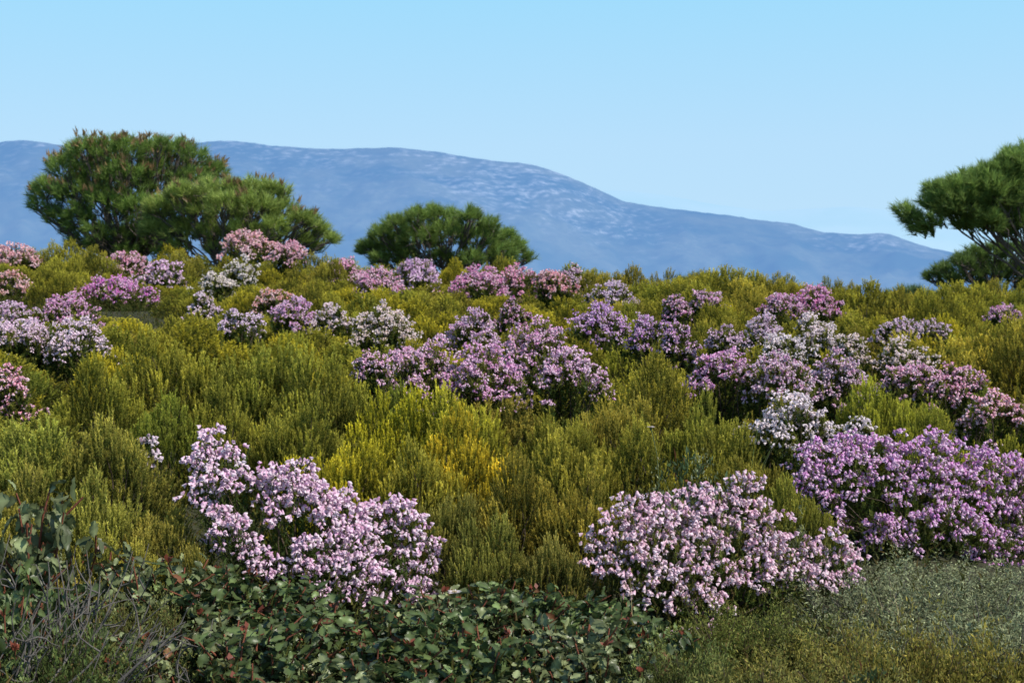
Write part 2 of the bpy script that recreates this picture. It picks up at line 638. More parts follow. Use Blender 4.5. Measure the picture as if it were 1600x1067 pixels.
def heather_mesh(blobs, foot, bell, rng, umb=1.0, green=1.0, white=.15, leaf=.017, wid=.006, zs=1.12):
    """flowering heath from branch-head blobs (x, y, z, r): foliage, flowers, stems builders"""
    fb, gb, sb = MB(), MB(), MB()
    foot = np.asarray(foot, float)
    for (x, y, z, r) in blobs:
        c = np.array([x, y, z])
        nu = max(4, int(umb * 2.1 * (r / bell) ** 2))
        q = sphere_pts(nu, rng)
        q[:, 2] = np.where(q[:, 2] < -.55, -q[:, 2], q[:, 2])
        up = c + q * r * rng.uniform(.62, 1.08, (nu, 1)) * np.array([1, 1, zs])
        # umbels: bells hanging round each shoot node
        per = 5
        P = np.repeat(up, per, 0)
        ph = rng.uniform(0, 2 * np.pi, nu * per)
        lat = np.stack([np.cos(ph), np.sin(ph), np.zeros(nu * per)], -1)
        qo = np.repeat(q, per, 0)
        P = P + lat * bell * .62 + rng.normal(size=P.shape) * bell * .5
        D = unit(lat * .55 + qo * np.array([.45, .45, .1]) + np.array([0, 0, -.85]) + rng.normal(size=P.shape) * .28)
        wl = np.repeat(rng.normal(0, .10, nu), per) + white + rng.normal(0, .10, nu * per)
        bells(fb, P, D, np.full(nu * per, bell), wl)
        # leafy shoots that carry them
        m = max(4, int(nu * .55 * green))
        q2 = sphere_pts(m, rng)
        q2[:, 2] = np.abs(q2[:, 2]) * .9 - .15
        tp = c + q2 * r * 1.0
        d = unit(q2 * .55 + np.array([0, 0, .95]) + rng.normal(size=(m, 3)) * .1)
        L = r * rng.uniform(1.3, 2.1, m)
        shoots(gb, tp - d * L[:, None] * .9, d, L, 26, leaf, wid, bright=rng.uniform(.55, 1.0, m), t0=.0, tip_pow=1.6)
        # darker green body below the blossom
        m2 = max(12, int(nu * 1.1 * green))
        s = rng.uniform(.1, .9, (m2, 1))
        lo = foot + (c - foot) * np.array([1.0, 1.0, 0]) * np.sqrt(s) + (c - foot) * np.array([0, 0, 1.0]) * s + rng.normal(size=(m2, 3)) * r * .55 - np.array([0, 0, .3 * r])
        lo[:, 2] = np.maximum(lo[:, 2], foot[2])
        d3 = unit((c - foot) * .5 + np.array([0, 0, .5]) + rng.normal(size=(m2, 3)) * .25)
        L3 = r * rng.uniform(1.1, 1.9, m2)
        shoots(gb, lo, d3, L3, 26, leaf, wid, bright=rng.uniform(.7, 1.15, m2), t0=.0, tip_pow=2.6)
        tube(sb, bent(foot + np.r_[rng.normal(size=2) * .03, -.05], c - np.array([0, 0, r * .3]), .08, 7, rng), .006, .002, 4)
    return fb, gb, sb


GREENS = [green_proto(100 + i) for i in range(5)]
FINE = [green_proto(150 + i, ns=640, per=66, rx=.5, h=.78, leaf=.0185, wid=.0070, sl=.16) for i in range(5)]
used = set()


def place(protos, i, loc, rz, scale, label, group, colors):
    p = protos[i % len(protos)]
    if p.name not in used:
        used.add(p.name)
        p.location = [float(v) for v in loc]
        p.rotation_euler = (0, 0, rz)
        p.scale = scale
        p['label'] = label
        if group:
            p['group'] = group
        for ch in p.children:
            b = ch.name.split('.')[0]
            if b in colors:
                ch.color = (*colors[b], 1)
        return p
    return clone(p, loc, rz, scale, label, group, colors)


for p in GREENS + FINE:
    p['category'] = 'heath bush'

PALE = (.72, .45, .70)
MAUVE = (.58, .26, .60)
VIVID = (.56, .16, .50)
ROSE = (.66, .24, .42)
DUSTY = (.70, .38, .40)
SALMON = (.62, .30, .26)
LILAC = (.76, .54, .78)
WHITE = (.82, .74, .78)
CREAM = (.80, .66, .58)

DTAB = np.array([(355, 24.5), (400, 23), (415, 20.5), (440, 16.8), (470, 13.2), (500, 10.6), (550, 8.9), (600, 7.8), (670, 6.3)])
# px, top py, width px, bottom py of the visible bloom, colour, label
PATCHES = [
    (22, 378, 84, 425, DUSTY, 'pale dusty pink heath at the left edge of the crest'),
    (200, 390, 92, 440, (.72, .36, .52), 'rose pink heath just below the big left pine tree'),
    (257, 402, 60, 455, LILAC, 'pale lilac heath right of the rose pink heath below the left pine'),
    (388, 356, 86, 400, DUSTY, 'tall dusty pink heath standing up against the lighter left pine'),
    (448, 378, 70, 412, (.68, .36, .46), 'dusty pink heath on the crest right of the tall dusty pink one'),
    (372, 402, 60, 450, (.62, .62, .52), 'greenish white heath below the tall dusty pink heath'),
    (336, 424, 56, 458, (.70, .68, .56), 'small cream white heath left of the greenish white heath'),
    (12, 418, 76, 500, SALMON, 'salmon brown heath at the far left edge'),
    (186, 430, 132, 508, (.62, .13, .56), 'bright magenta heath, tallest bush of the vivid patch on the left slope'),
    (104, 456, 92, 508, (.60, .24, .52), 'mauve pink heath adjoining the bright magenta bush on its left'),
    (18, 468, 76, 515, MAUVE, 'mauve heath between the salmon heath and the lilac white heath at left'),
    (38, 492, 110, 565, LILAC, 'lilac white heath at the left edge above the green slope'),
    (122, 494, 90, 560, (.80, .60, .82), 'lilac white heath with a few gaps right of its twin at the left edge'),
    (12, 566, 74, 655, (.70, .32, .44), 'dusty rose heath cut by the left edge beside green heath'),
    (316, 456, 42, 498, LILAC, 'small lilac white heath among green heath right of the magenta patch'),
    (375, 482, 66, 512, (.62, .42, .72), 'low mauve heath right of the small lilac white bush'),
    (428, 450, 66, 492, SALMON, 'salmon pink heath behind the mauve heath left of centre'),
    (462, 466, 72, 525, (.62, .34, .62), 'mauve pink heath in front of the salmon pink heath'),
    (520, 474, 74, 522, (.74, .58, .66), 'pale pink heath between the mauve and the cream white heath'),
    (602, 474, 96, 545, CREAM, 'cream white heath with brownish tips left of centre'),
    (543, 404, 58, 450, (.68, .34, .52), 'pink heath at the left foot of the round pine'),
    (590, 416, 70, 462, (.66, .32, .52), 'pink heath below the round pine, left of the lilac one'),
    (648, 400, 76, 458, (.64, .44, .70), 'lilac pink heath directly below the round pine'),
    (746, 414, 84, 470, (.62, .22, .48), 'pink heath at the left end of the magenta row right of the round pine'),
    (806, 412, 90, 482, ROSE, 'deep rose heath, largest of the magenta row on the crest'),
    (862, 420, 58, 460, (.68, .26, .32), 'salmon red heath at the right end of the magenta row'),
    (890, 410, 46, 462, (.64, .48, .66), 'slim greyish lilac heath beside the salmon red heath'),
    (958, 440, 60, 476, (.58, .48, .64), 'sparse greyish lilac heath on the green slope right of centre'),
    (800, 468, 44, 512, (.50, .16, .40), 'small dark magenta heath below the deep rose heath'),
    (740, 486, 92, 545, (.64, .42, .64), 'pale mauve heath at the upper left of the big centre patch'),
    (838, 498, 118, 600, (.66, .36, .60), 'mauve heath, highest bush of the big centre patch'),
    (655, 530, 120, 612, (.72, .44, .64), 'pale pink heath on the left side of the big centre patch'),
    (760, 536, 130, 638, (.68, .36, .62), 'mauve pink heath in the lower middle of the big centre patch'),
    (890, 536, 112, 620, (.70, .44, .66), 'pale mauve heath on the right side of the big centre patch'),
    (582, 546, 52, 585, (.70, .42, .62), 'small pale pink heath at the left tip of the big centre patch'),
    (940, 472, 94, 528, (.56, .30, .68), 'violet heath with upright spires right of the big centre patch'),
    (1016, 490, 70, 540, (.56, .28, .66), 'violet heath right of the bush with upright spires'),
    (1058, 502, 58, 560, (.64, .36, .66), 'pale violet heath running down beside the violet heath'),
    (1056, 456, 40, 492, (.60, .28, .52), 'small pink heath alone in the green above the violet heath'),
    (1104, 452, 50, 478, (.62, .34, .56), 'tiny pink heath right of the small lone pink heath'),
    (1128, 536, 96, 605, (.62, .30, .58), 'mauve pink heath left of the dense purple pink patch'),
    (1132, 508, 46, 535, (.64, .46, .64), 'small pale heath with dark leaves above the mauve pink heath'),
    (1190, 496, 78, 548, (.60, .38, .66), 'mauve heath left of the white heath on the right slope'),
    (1222, 454, 70, 492, (.60, .26, .52), 'pink heath at the left half of the vivid pink patch near the right crest'),
    (1272, 450, 72, 492, (.64, .22, .52), 'vivid pink heath at the right half of the patch near the right crest'),
    (1274, 494, 82, 560, WHITE, 'tall white heath on the right slope'),
    (1226, 520, 70, 562, (.78, .74, .80), 'white heath left of the tall white heath'),
    (1330, 520, 58, 565, CREAM, 'narrow cream white heath right of the tall white heath'),
    (1220, 546, 110, 625, (.60, .26, .54), 'dense purple pink heath above the snow white heath'),
    (1306, 548, 104, 645, (.60, .26, .52), 'dense purple pink heath right of its twin below the tall white heath'),
    (1243, 612, 116, 690, (.84, .78, .84), 'snow white heath in front of the dense purple pink heath'),
    (1342, 650, 62, 692, (.82, .78, .82), 'small snow white heath behind the big purple heath'),
    (1410, 526, 84, 578, CREAM, 'cream white heath with dark green leaves near the right edge'),
    (1404, 498, 60, 522, (.60, .46, .62), 'faint lilac heath in the green on the far right slope'),
    (1452, 496, 56, 518, (.62, .48, .62), 'faint lilac sprigs right of the faint lilac heath'),
    (1424, 566, 92, 608, (.66, .34, .52), 'dusty pink heath at the upper end of the right hand row'),
    (1496, 566, 92, 640, (.66, .32, .48), 'dusty pink heath in the middle of the right hand row'),
    (1566, 604, 100, 672, (.74, .40, .48), 'salmon pink heath at the right edge below the dusty row'),
    (1572, 478, 50, 496, (.62, .28, .54), 'tiny pink heath at the far right edge under the pine'),
]
placed = []       # (px, half width px, top py, visible bottom py, distance)
pink_pos = []
for i, (px, pt, wp, pb, colr, lab) in enumerate(PATCHES):
    # the distance whose bush height comes nearest to .78
    d0 = np.interp(pt, DTAB[:, 0], DTAB[:, 1])
    best = None
    for d in np.linspace(max(d0 * .93, 7.15 if pt > 590 and px > 1150 else 0), min(d0 * 1.2, 25.0), 60):
        q = at(px, pt, d)
        h = q[2] - G(q[0], d)
        e = abs(h - .78) + .02 * abs(d - d0)
        if best is None or e < best[0]:
            best = (e, d, q, h)
    _, d, q, h = best
    rxy = wp / 2 / F * d * 1.12
    rng = np.random.default_rng(900 + i)
    foot = np.array([q[0], d, float(G(q[0], d))])
    zt, zb = h, max(.12, float(at(px, pb, d)[2] - foot[2]) - .04)
    vis = zt - zb
    bell = max(.0145, 2.75 / F * d)
    rb = float(np.clip(.24 * rxy, bell * 1.2, .11))
    nb = int(np.clip(2.5 * (rxy / rb) * max(.8, vis / (2 * rb)), 8, 40))
    bl = []
    for k in range(nb):
        if rng.random() < .2:
            continue
        t = (k + .5) / nb
        th = k * 2.39996 + rng.uniform(-.4, .4)
        rr = (rxy - rb * .5) * math.sqrt(t) * rng.uniform(.85, 1.1)
        z = zb + (vis - rb) * (1 - .85 * t ** 1.5) * rng.uniform(.66, 1.06)
        bl.append((rr * math.cos(th), rr * math.sin(th) * .85, z, rb * rng.uniform(.55, 1.25)))
    for k in range(int(rng.integers(5, 11))):          # loose outlying sprays, some well below or above the main mass
        th = rng.uniform(0, 6.28)
        rr = rxy * rng.uniform(.5, 1.45)
        z = zb + vis * rng.uniform(-.15, 1.0) * (1.1 - .45 * rr / rxy)
        bl.append((rr * math.cos(th), rr * math.sin(th) * .85, max(.1, z), rb * rng.uniform(.35, .7)))
    root = empty('flowering_heath', foot, lab, 'heath bush', 'flowering heath bushes on the hillside')
    fb, gb, sb = heather_mesh(bl, (0, 0, 0), bell, rng, umb=.34 if d < 10.5 else .42, green=.8, white=.26 if 'white' in lab else .13, zs=1.55,
                              leaf=.015 + .0012 * d, wid=.005 + .0004 * d)
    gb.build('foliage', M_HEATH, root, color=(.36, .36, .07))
    cm = np.array(colr)
    cm = np.clip(cm.mean() + (cm - cm.mean()) * (1.22 if 'white' not in lab else 1.0), .02, .95) * (np.array([1.17, 1.0, 1.07]) if 'white' not in lab else np.array([1.20, 1.10, 1.06]))
    fb.build('flowers', M_PETAL, root, color=cm)
    sb.build('stems', M_STEM, root)
    placed.append((px, wp / 2, pt, pb, d))
    pink_pos.append((q[0], d, rxy))


# ---- the three big flowering bushes close to the viewer
def hero(name_label, foot_px, d, blobs_px, bell, colr, white, seed, umb=1.0, fol=(.12, .155, .032), green=1.0):
    rng = np.random.default_rng(seed)
    fx = at(foot_px, 700, d)[0]
    foot = np.array([fx, d, float(G(fx, d))])
    bl = []
    for b in blobs_px:
        dd = d + (b[3] if len(b) > 3 else 0)
        p = at(b[0], b[1], dd)
        bl.append((p[0] - foot[0], p[1] - foot[1], p[2] - foot[2], b[2] / F * dd))
    root = empty('flowering_heath', foot, name_label, 'heath bush', 'flowering heath bushes on the hillside')
    fb, gb, sb = heather_mesh(bl, (0, 0, 0), bell, rng, umb=umb, white=white, green=green)
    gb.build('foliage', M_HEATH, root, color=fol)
    fb.build('flowers', M_PETAL, root, color=colr)
    sb.build('stems', M_STEM, root)
    for b in blobs_px:
        placed.append((b[0], b[2], b[1] - b[2], b[1] + b[2], d))
    pink_pos.append((fx, d, .45))
    return root


hero('large pale pink heath at front left with a tall spire on its left', 470, 5.35, [
    (330, 690, 24, .06), (318, 728, 30, 0), (356, 718, 24, .02), (312, 768, 26, -.05), (345, 752, 26, -.06), (382, 752, 22, .02),
    (340, 812, 26, -.14), (362, 836, 34, -.17), (392, 868, 26, -.18), (405, 893, 22, -.2), (330, 850, 16, -.12),
    (432, 752, 30, .0), (470, 735, 24, .05), (462, 775, 36, -.02), (415, 772, 22, -.02), (492, 772, 30, .02), (440, 800, 26, -.08),
    (512, 788, 26, .04), (536, 780, 24, .06), (544, 812, 28, .02), (508, 815, 26, -.05), (574, 806, 22, .08), (600, 800, 22, .10),
    (622, 790, 20, .12), (615, 825, 26, .08), (648, 818, 20, .10), (640, 850, 26, .06), (672, 850, 18, .06), (668, 880, 20, .03),
    (560, 850, 32, -.06), (590, 870, 24, -.02), (530, 850, 26, -.10), (486, 862, 30, -.16), (470, 895, 26, -.2), (505, 890, 28, -.2),
    (545, 888, 32, -.16), (580, 905, 28, -.14), (560, 925, 24, -.18), (520, 925, 22, -.22), (640, 925, 28, -.08), (662, 920, 22, -.06),
    (640, 900, 20, -.06), (655, 945, 16, -.1), (500, 940, 16, -.24), (430, 880, 18, -.2), (600, 935, 16, -.14)],
    0.0168, (.86, .46, .72), .24, 31, umb=.50, green=.9)

hero('pale pink heath at front centre right beside the sage green shrub', 1120, 5.25, [
    (985, 790, 22, .08), (1010, 775, 14, .1), (960, 815, 24, .06), (940, 840, 22, .02), (922, 865, 20, 0), (1000, 815, 26, .04), (1040, 800, 24, .08),
    (1080, 785, 24, .10), (1110, 775, 22, .12), (1160, 760, 24, .12), (1180, 755, 16, .13), (1155, 790, 28, .10), (1110, 805, 30, .05), (1065, 825, 30, .02),
    (1020, 845, 32, -.02), (975, 855, 30, -.02), (950, 885, 24, -.05), (1000, 885, 32, -.08), (1050, 870, 34, -.06), (1100, 850, 34, -.02),
    (1145, 835, 30, .04), (1190, 800, 24, .10), (1210, 820, 26, .08), (1190, 845, 30, .04), (1230, 850, 26, .06), (1130, 885, 30, -.08),
    (1085, 905, 30, -.12), (1040, 915, 30, -.14), (1000, 920, 24, -.14), (1105, 930, 26, -.16), (1125, 950, 20, -.18), (1065, 945, 20, -.18),
    (1180, 880, 28, -.03), (1215, 880, 28, 0), (1250, 875, 26, .02), (1210, 910, 26, -.05), (1250, 905, 24, -.03), (1270, 860, 22, .04), (1300, 850, 24, .06),
    (1310, 880, 24, .02), (1336, 880, 18, .03), (1290, 905, 22, -.03), (1325, 905, 16, 0), (1110, 980, 14, -.2), (1085, 990, 12, -.22), (1165, 915, 18, -.1), (1060, 990, 9, -.22)],
    .0158, (.84, .44, .62), .22, 32, umb=.42, fol=(.28, .28, .06))

hero('large purple heath at the right edge with deep shade under its left side', 1430, 6.35, [
    (1250, 720, 22, .05), (1245, 750, 18, .02), (1285, 715, 30, .06), (1280, 755, 30, .0), (1330, 700, 26, .10), (1325, 735, 34, .02), (1295, 790, 24, -.05), (1310, 815, 18, -.08), (1255, 777, 14, -.02),
    (1370, 705, 28, .10), (1400, 695, 22, .14), (1385, 740, 34, .02), (1425, 720, 30, .08), (1460, 700, 28, .14), (1450, 745, 34, .02), (1490, 715, 30, .12), (1500, 755, 34, .04),
    (1540, 725, 30, .14), (1550, 770, 30, .06), (1575, 735, 26, .16), (1595, 765, 28, .14), (1580, 810, 30, .04), (1520, 790, 24, -.02), (1410, 775, 26, -.04), (1470, 785, 24, -.04),
    (1470, 805, 22, -.12), (1500, 820, 28, -.12), (1530, 835, 28, -.1), (1560, 850, 28, -.06), (1595, 850, 28, 0), (1440, 820, 28, -.16), (1400, 835, 26, -.18), (1375, 820, 22, -.16), (1365, 845, 20, -.18),
    (1420, 850, 18, -.2), (1540, 870, 24, -.14), (1580, 885, 24, -.1), (1610, 800, 30, .1), (1630, 840, 30, .05), (1620, 740, 30, .15), (1545, 895, 16, -.16), (1340, 770, 14, -.05)],
    .0162, (.74, .28, .70), .10, 33, umb=.42, fol=(.24, .28, .05))

# ---- green heath
SPOTS = []


def add_green(x, y, r, h, label, group, tipc, fine=False, i=None):
    i = len(SPOTS) if i is None else i
    r = max(r, .56 * h)
    SPOTS.append((x, y, r))
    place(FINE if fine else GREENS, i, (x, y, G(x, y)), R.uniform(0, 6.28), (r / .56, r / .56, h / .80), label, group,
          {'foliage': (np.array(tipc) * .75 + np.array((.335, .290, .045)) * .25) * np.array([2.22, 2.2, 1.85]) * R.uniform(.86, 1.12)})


OLIVE = (.30, .285, .050)
YELLOW = (.46, .385, .030)
GREEN = (.20, .235, .042)
PALEY = (.37, .33, .085)
BROWNY = (.33, .265, .060)
# px, top py, half-width px, distance, colour, label
NEAR_GREENS = [
    (930, 419, 48, 21.5, (.36, .30, .05), 'golden heath mound on the crest right of the slim greyish lilac heath'),
    (985, 411, 52, 22.5, (.36, .30, .05), 'tallest golden heath mound on the crest right of centre'),
    (1034, 412, 44, 23, (.33, .29, .05), 'golden heath mound on the crest just left of the hidden pine shrub'),
    (1082, 416, 20, 22, (.30, .26, .05), 'narrow upright golden heath on the crest in front of the hidden pine shrub'),
    (1128, 434, 40, 21.5, (.36, .30, .05), 'low golden heath mound on the crest right of the hidden pine shrub'),
    (1204, 427, 46, 21.5, (.34, .28, .05), 'rounded golden heath mound on the crest left above the vivid pink patch'),
    (1245, 438, 34, 22.5, (.36, .30, .05), 'golden heath mound on the crest above the vivid pink patch'),
    (1340, 452, 42, 21, (.36, .30, .05), 'golden heath mound on the crest right above the vivid pink patch'),
    (95, 388, 50, 22.5, (.34, .30, .05), 'golden heath mound on the crest below the left edge of the large pine'),
    (150, 384, 50, 22.5, (.34, .29, .05), 'golden heath mound on the crest under the trunk of the large dark pine'),
    (285, 388, 52, 22.5, (.34, .29, .05), 'golden heath mound on the crest between the two left pine trunks'),
    (520, 400, 40, 22, (.34, .29, .05), 'golden heath mound on the crest left of the round pine'),
    (40, 650, 130, 6.0, PALEY, 'pale olive heath with plume tips at the left edge under the rose heath'),
    (170, 645, 120, 6.1, PALEY, 'pale olive plumed heath left of the front left pink heath spire'),
    (30, 735, 105, 5.35, PALEY, 'pale olive heath above the broad leaved shrub at the left edge'),
    (150, 730, 110, 5.3, PALEY, 'pale tipped olive heath second from the left edge in the front row'),
    (252, 770, 80, 5.3, PALEY, 'small pale tipped heath touching the left side of the front left pink heath'),
    (120, 815, 85, 4.95, PALEY, 'lowest pale tipped heath, right beside the left edge broad leaved shrub'),
    (225, 845, 75, 4.95, PALEY, 'low pale tipped heath just above the leathery leaved shrubs at left'),
    (150, 560, 100, 7.5, OLIVE, 'olive heath below the two lilac white bushes at left'),
    (262, 500, 110, 8.6, OLIVE, 'round olive heath with a dark shaded left side below the magenta patch'),
    (400, 508, 125, 8.6, OLIVE, 'broad olive heath left of the big centre patch'),
    (505, 540, 95, 8.1, OLIVE, 'olive heath touching the left tip of the big centre patch'),
    (255, 615, 100, 6.9, GREEN, 'dark green heath behind the spire of the front left pink heath'),
    (360, 600, 90, 7.1, OLIVE, 'olive heath above the front left pink heath spire'),
    (465, 600, 100, 7.0, OLIVE, 'olive heath above the middle of the front left pink heath'),
    (530, 655, 75, 6.2, YELLOW, 'yellow tipped heath just above the right half of the front left pink heath'),
    (615, 600, 75, 7.2, YELLOW, 'bright yellow green heath below the big centre patch, left one'),
    (715, 598, 70, 7.2, (0.437, 0.386, 0.050), 'tall bright yellow green heath below the big centre patch, middle one'),
    (735, 645, 70, 6.5, (0.487, 0.420, 0.034), 'yellowest heath in the centre of the slope'),
    (645, 672, 85, 6.2, (0.370, 0.336, 0.059), 'yellowish heath left of the yellowest heath'),
    (875, 612, 85, 7.1, (0.319, 0.294, 0.050), 'upright golden olive heath below the right side of the big centre patch'),
    (985, 645, 90, 6.5, (0.319, 0.294, 0.050), 'dense golden olive heath left of the leafy gap at centre right'),
    (890, 672, 80, 6.2, (0.319, 0.286, 0.059), 'golden olive heath in front of the upright golden olive one'),
    (800, 710, 95, 5.9, BROWNY, 'brownish olive heath in the middle between the two front pink heaths'),
    (915, 735, 90, 5.75, BROWNY, 'brownish olive heath left of the front centre right pink heath'),
    (690, 745, 85, 5.75, (0.277, 0.252, 0.076), 'brownish heath right of the front left pink heath'),
    (760, 800, 90, 5.35, (0.252, 0.244, 0.076), 'low greenish brown heath above the leathery leaved shrubs at centre'),
    (860, 830, 75, 5.25, (0.260, 0.235, 0.076), 'low brownish heath right of the low greenish brown one'),
    (1010, 555, 95, 8.1, (0.336, 0.311, 0.050), 'golden olive heath below the violet heath'),
    (1110, 605, 90, 7.3, (0.319, 0.302, 0.050), 'dark flanked olive heath left of the snow white heath'),
    (1185, 690, 75, 6.6, (0.336, 0.277, 0.059), 'orange tinged heath left of the big purple heath'),
    (1130, 655, 50, 6.9, (0.286, 0.252, 0.050), 'small orange tinged heath right of the leafy gap'),
    (1380, 590, 95, 7.6, (0.336, 0.311, 0.050), 'golden olive heath between the purple pink and the dusty pink rows'),
    (1470, 640, 95, 7.0, (0.353, 0.319, 0.050), 'golden olive heath below the dusty pink row at right'),
    (1560, 675, 85, 6.8, (0.336, 0.302, 0.050), 'golden olive heath at the right edge behind the big purple heath'),
    (140, 868, 60, 4.8, (.32, .29, .08), 'low pale tipped heath behind the bleached dead twigs'),
    (290, 872, 55, 5.0, (.30, .28, .07), 'low pale tipped heath at the lower left foot of the front left pink heath'),
    (1240, 745, 45, 5.9, (0.235, 0.235, 0.050), 'small heath in the gap between the two right hand flowering heaths'),
]
for i, (px, pt, hw, d, tc_, lab) in enumerate(NEAR_GREENS):
    q = at(px, pt, d)
    h = max(.3, float(q[2] - G(q[0], d)))
    tw = np.array(tc_) * R.uniform(.92, 1.08, 3)
    add_green(q[0], d, hw / F * d, h, lab, 'flowerless green heath bushes', tw, d < 12, i)


def zone_label(px, d):
    side = 'left' if px < 533 else ('centre' if px < 1067 else 'right')
    if d < 9:
        return {'left': 'green heath filling between the front bushes at left',
                'centre': 'green heath filling between the front bushes at centre',
                'right': 'green heath filling between the front bushes at right'}[side]
    if d < 14:
        return {'left': 'olive heath among the lilac and magenta bushes halfway up the left slope',
                'centre': 'olive heath around the big centre patch halfway up the slope',
                'right': 'yellow olive heath among the white and violet bushes on the right slope'}[side]
    if d < 20:
        return {'left': 'golden olive heath below the left pines, short of the crest',
                'centre': 'golden olive heath below the magenta row, short of the crest',
                'right': 'golden olive heath on the upper right slope, short of the crest'}[side]
    return {'left': 'small golden olive heath on the crest under the left pines',
            'centre': 'small golden olive heath on the crest near the round pine',
            'right': 'small golden olive heath along the right crest'}[side]


cand = []
tries = 0
N_FILL = 0
while tries < 9000 and N_FILL < 250:
    tries += 1
    d = 25.8 - 20.4 * R.random() ** .75 if R.random() < .9 else R.uniform(22, 26.5)
    if d < 5.4:
        continue
    x = R.uniform(-1, 1) * (.40 * d + .35)
    if d < 7.0 and x > .42 * (d - 5) + .55:
        continue
    r = R.uniform(.32, .66) * (1 + .012 * d)
    h = R.uniform(.50, .92)
    if any((x - a) ** 2 + (d - b) ** 2 < (.70 * (r + c)) ** 2 for a, b, c in SPOTS):
        continue
    if any((x - a) ** 2 + (d - b) ** 2 < (.40 * r + .62 * c) ** 2 for a, b, c in pink_pos):
        continue
    g = float(G(x, d))
    ok = True
    for (px, hw, pt, pb, dp) in placed:
        if dp <= d + .05:
            continue
        qx, qy = project(x, d, g + h)
        rp = r * F / d
        if abs(qx - px) < hw * .8 + rp * .8 and qy < pb - .3 * (pb - pt):
            hn = float(at(qx, pb - .3 * (pb - pt), d)[2] - g)          # keep it below the bloom behind it
            if hn < .30:
                ok = False
                break
            h = min(h, hn)
    if not ok:
        continue
    qx, qy = project(x, d, g + h)
    base = np.array([OLIVE, YELLOW, BROWNY, GREEN][R.choice(4, p=[.4, .22, .24, .14])])
    if d > 9:
        base = base * .65 + np.array([.42, .345, .035]) * .35
    add_green(x, d, r, h, zone_label(qx, d), 'flowerless green heath bushes', base * R.uniform(.85, 1.12), d < 8)
    N_FILL += 1
print('filled', N_FILL, 'tries', tries)

# ---- dim undergrowth that fills the ground between the bushes
ub = MB()
n = 30000
d = 3.2 + 23.5 * R.random(n) ** .8
x = R.uniform(-1, 1, n) * (.42 * d + .6)
P = np.stack([x, d, G(x, d) - .01], -1)
D = unit(R.normal(size=(n, 3)) * .35 + np.array([0, 0, 1]))
shoots(ub, P, D, R.uniform(.10, .30, n), 12, .034, .009, bright=R.uniform(.35, .85, n), dry=.14, tip_pow=2.0)
u = ub.build('undergrowth', M_HEATH, color=(.20, .19, .04), kind='stuff')
tag(u, 'dim green undergrowth covering the ground between the heath bushes', 'undergrowth')

# ================================================================== FOREGROUND SHRUBS
def leaf_template(wavy=.12):
    k = 8
    V, C = [], []
    for i in range(k + 1):
        t = i / k
        w = .36 * (math.sin(math.pi * min(1, t * .92 + .05)) ** .75) * (1 - .25 * t)
        if i == k:
            w = .0
        lob = 1 + wavy * (1 if i % 2 else -1)
        zz = -.22 * t * t + .06 * math.sin(t * 5)
        V += [(0, t, zz - .03), (-w * lob, t + (.02 if i % 2 else -.02), zz + .09 + .05 * math.sin(i * 2.3)),
              (w * lob, t + (.02 if i % 2 else -.02), zz + .09 + .05 * math.sin(i * 2.9 + 1))]
        C += [(1, 1.25, 0), (.72, .92, .05), (.72, .92, .05)]
    q = []
    for i in range(k):
        a, b = 3 * i, 3 * (i + 1)
        q += [(a, a + 2, b + 2, b), (a + 1, a, b, b + 1)]
    V = np.array(V, float)
    return V, [np.array(q)], np.array(C, float)


LEAF = leaf_template()
SMALL = (np.array([(0, 0, 0), (.3, .5, .06), (0, 1, -.06), (-.3, .5, .06)], float), [np.array([(0, 1, 2, 3)])],
         np.array([(.6, .9, 0), (1, 1, 0), (1, 1.1, 0), (1, 1, 0)], float))


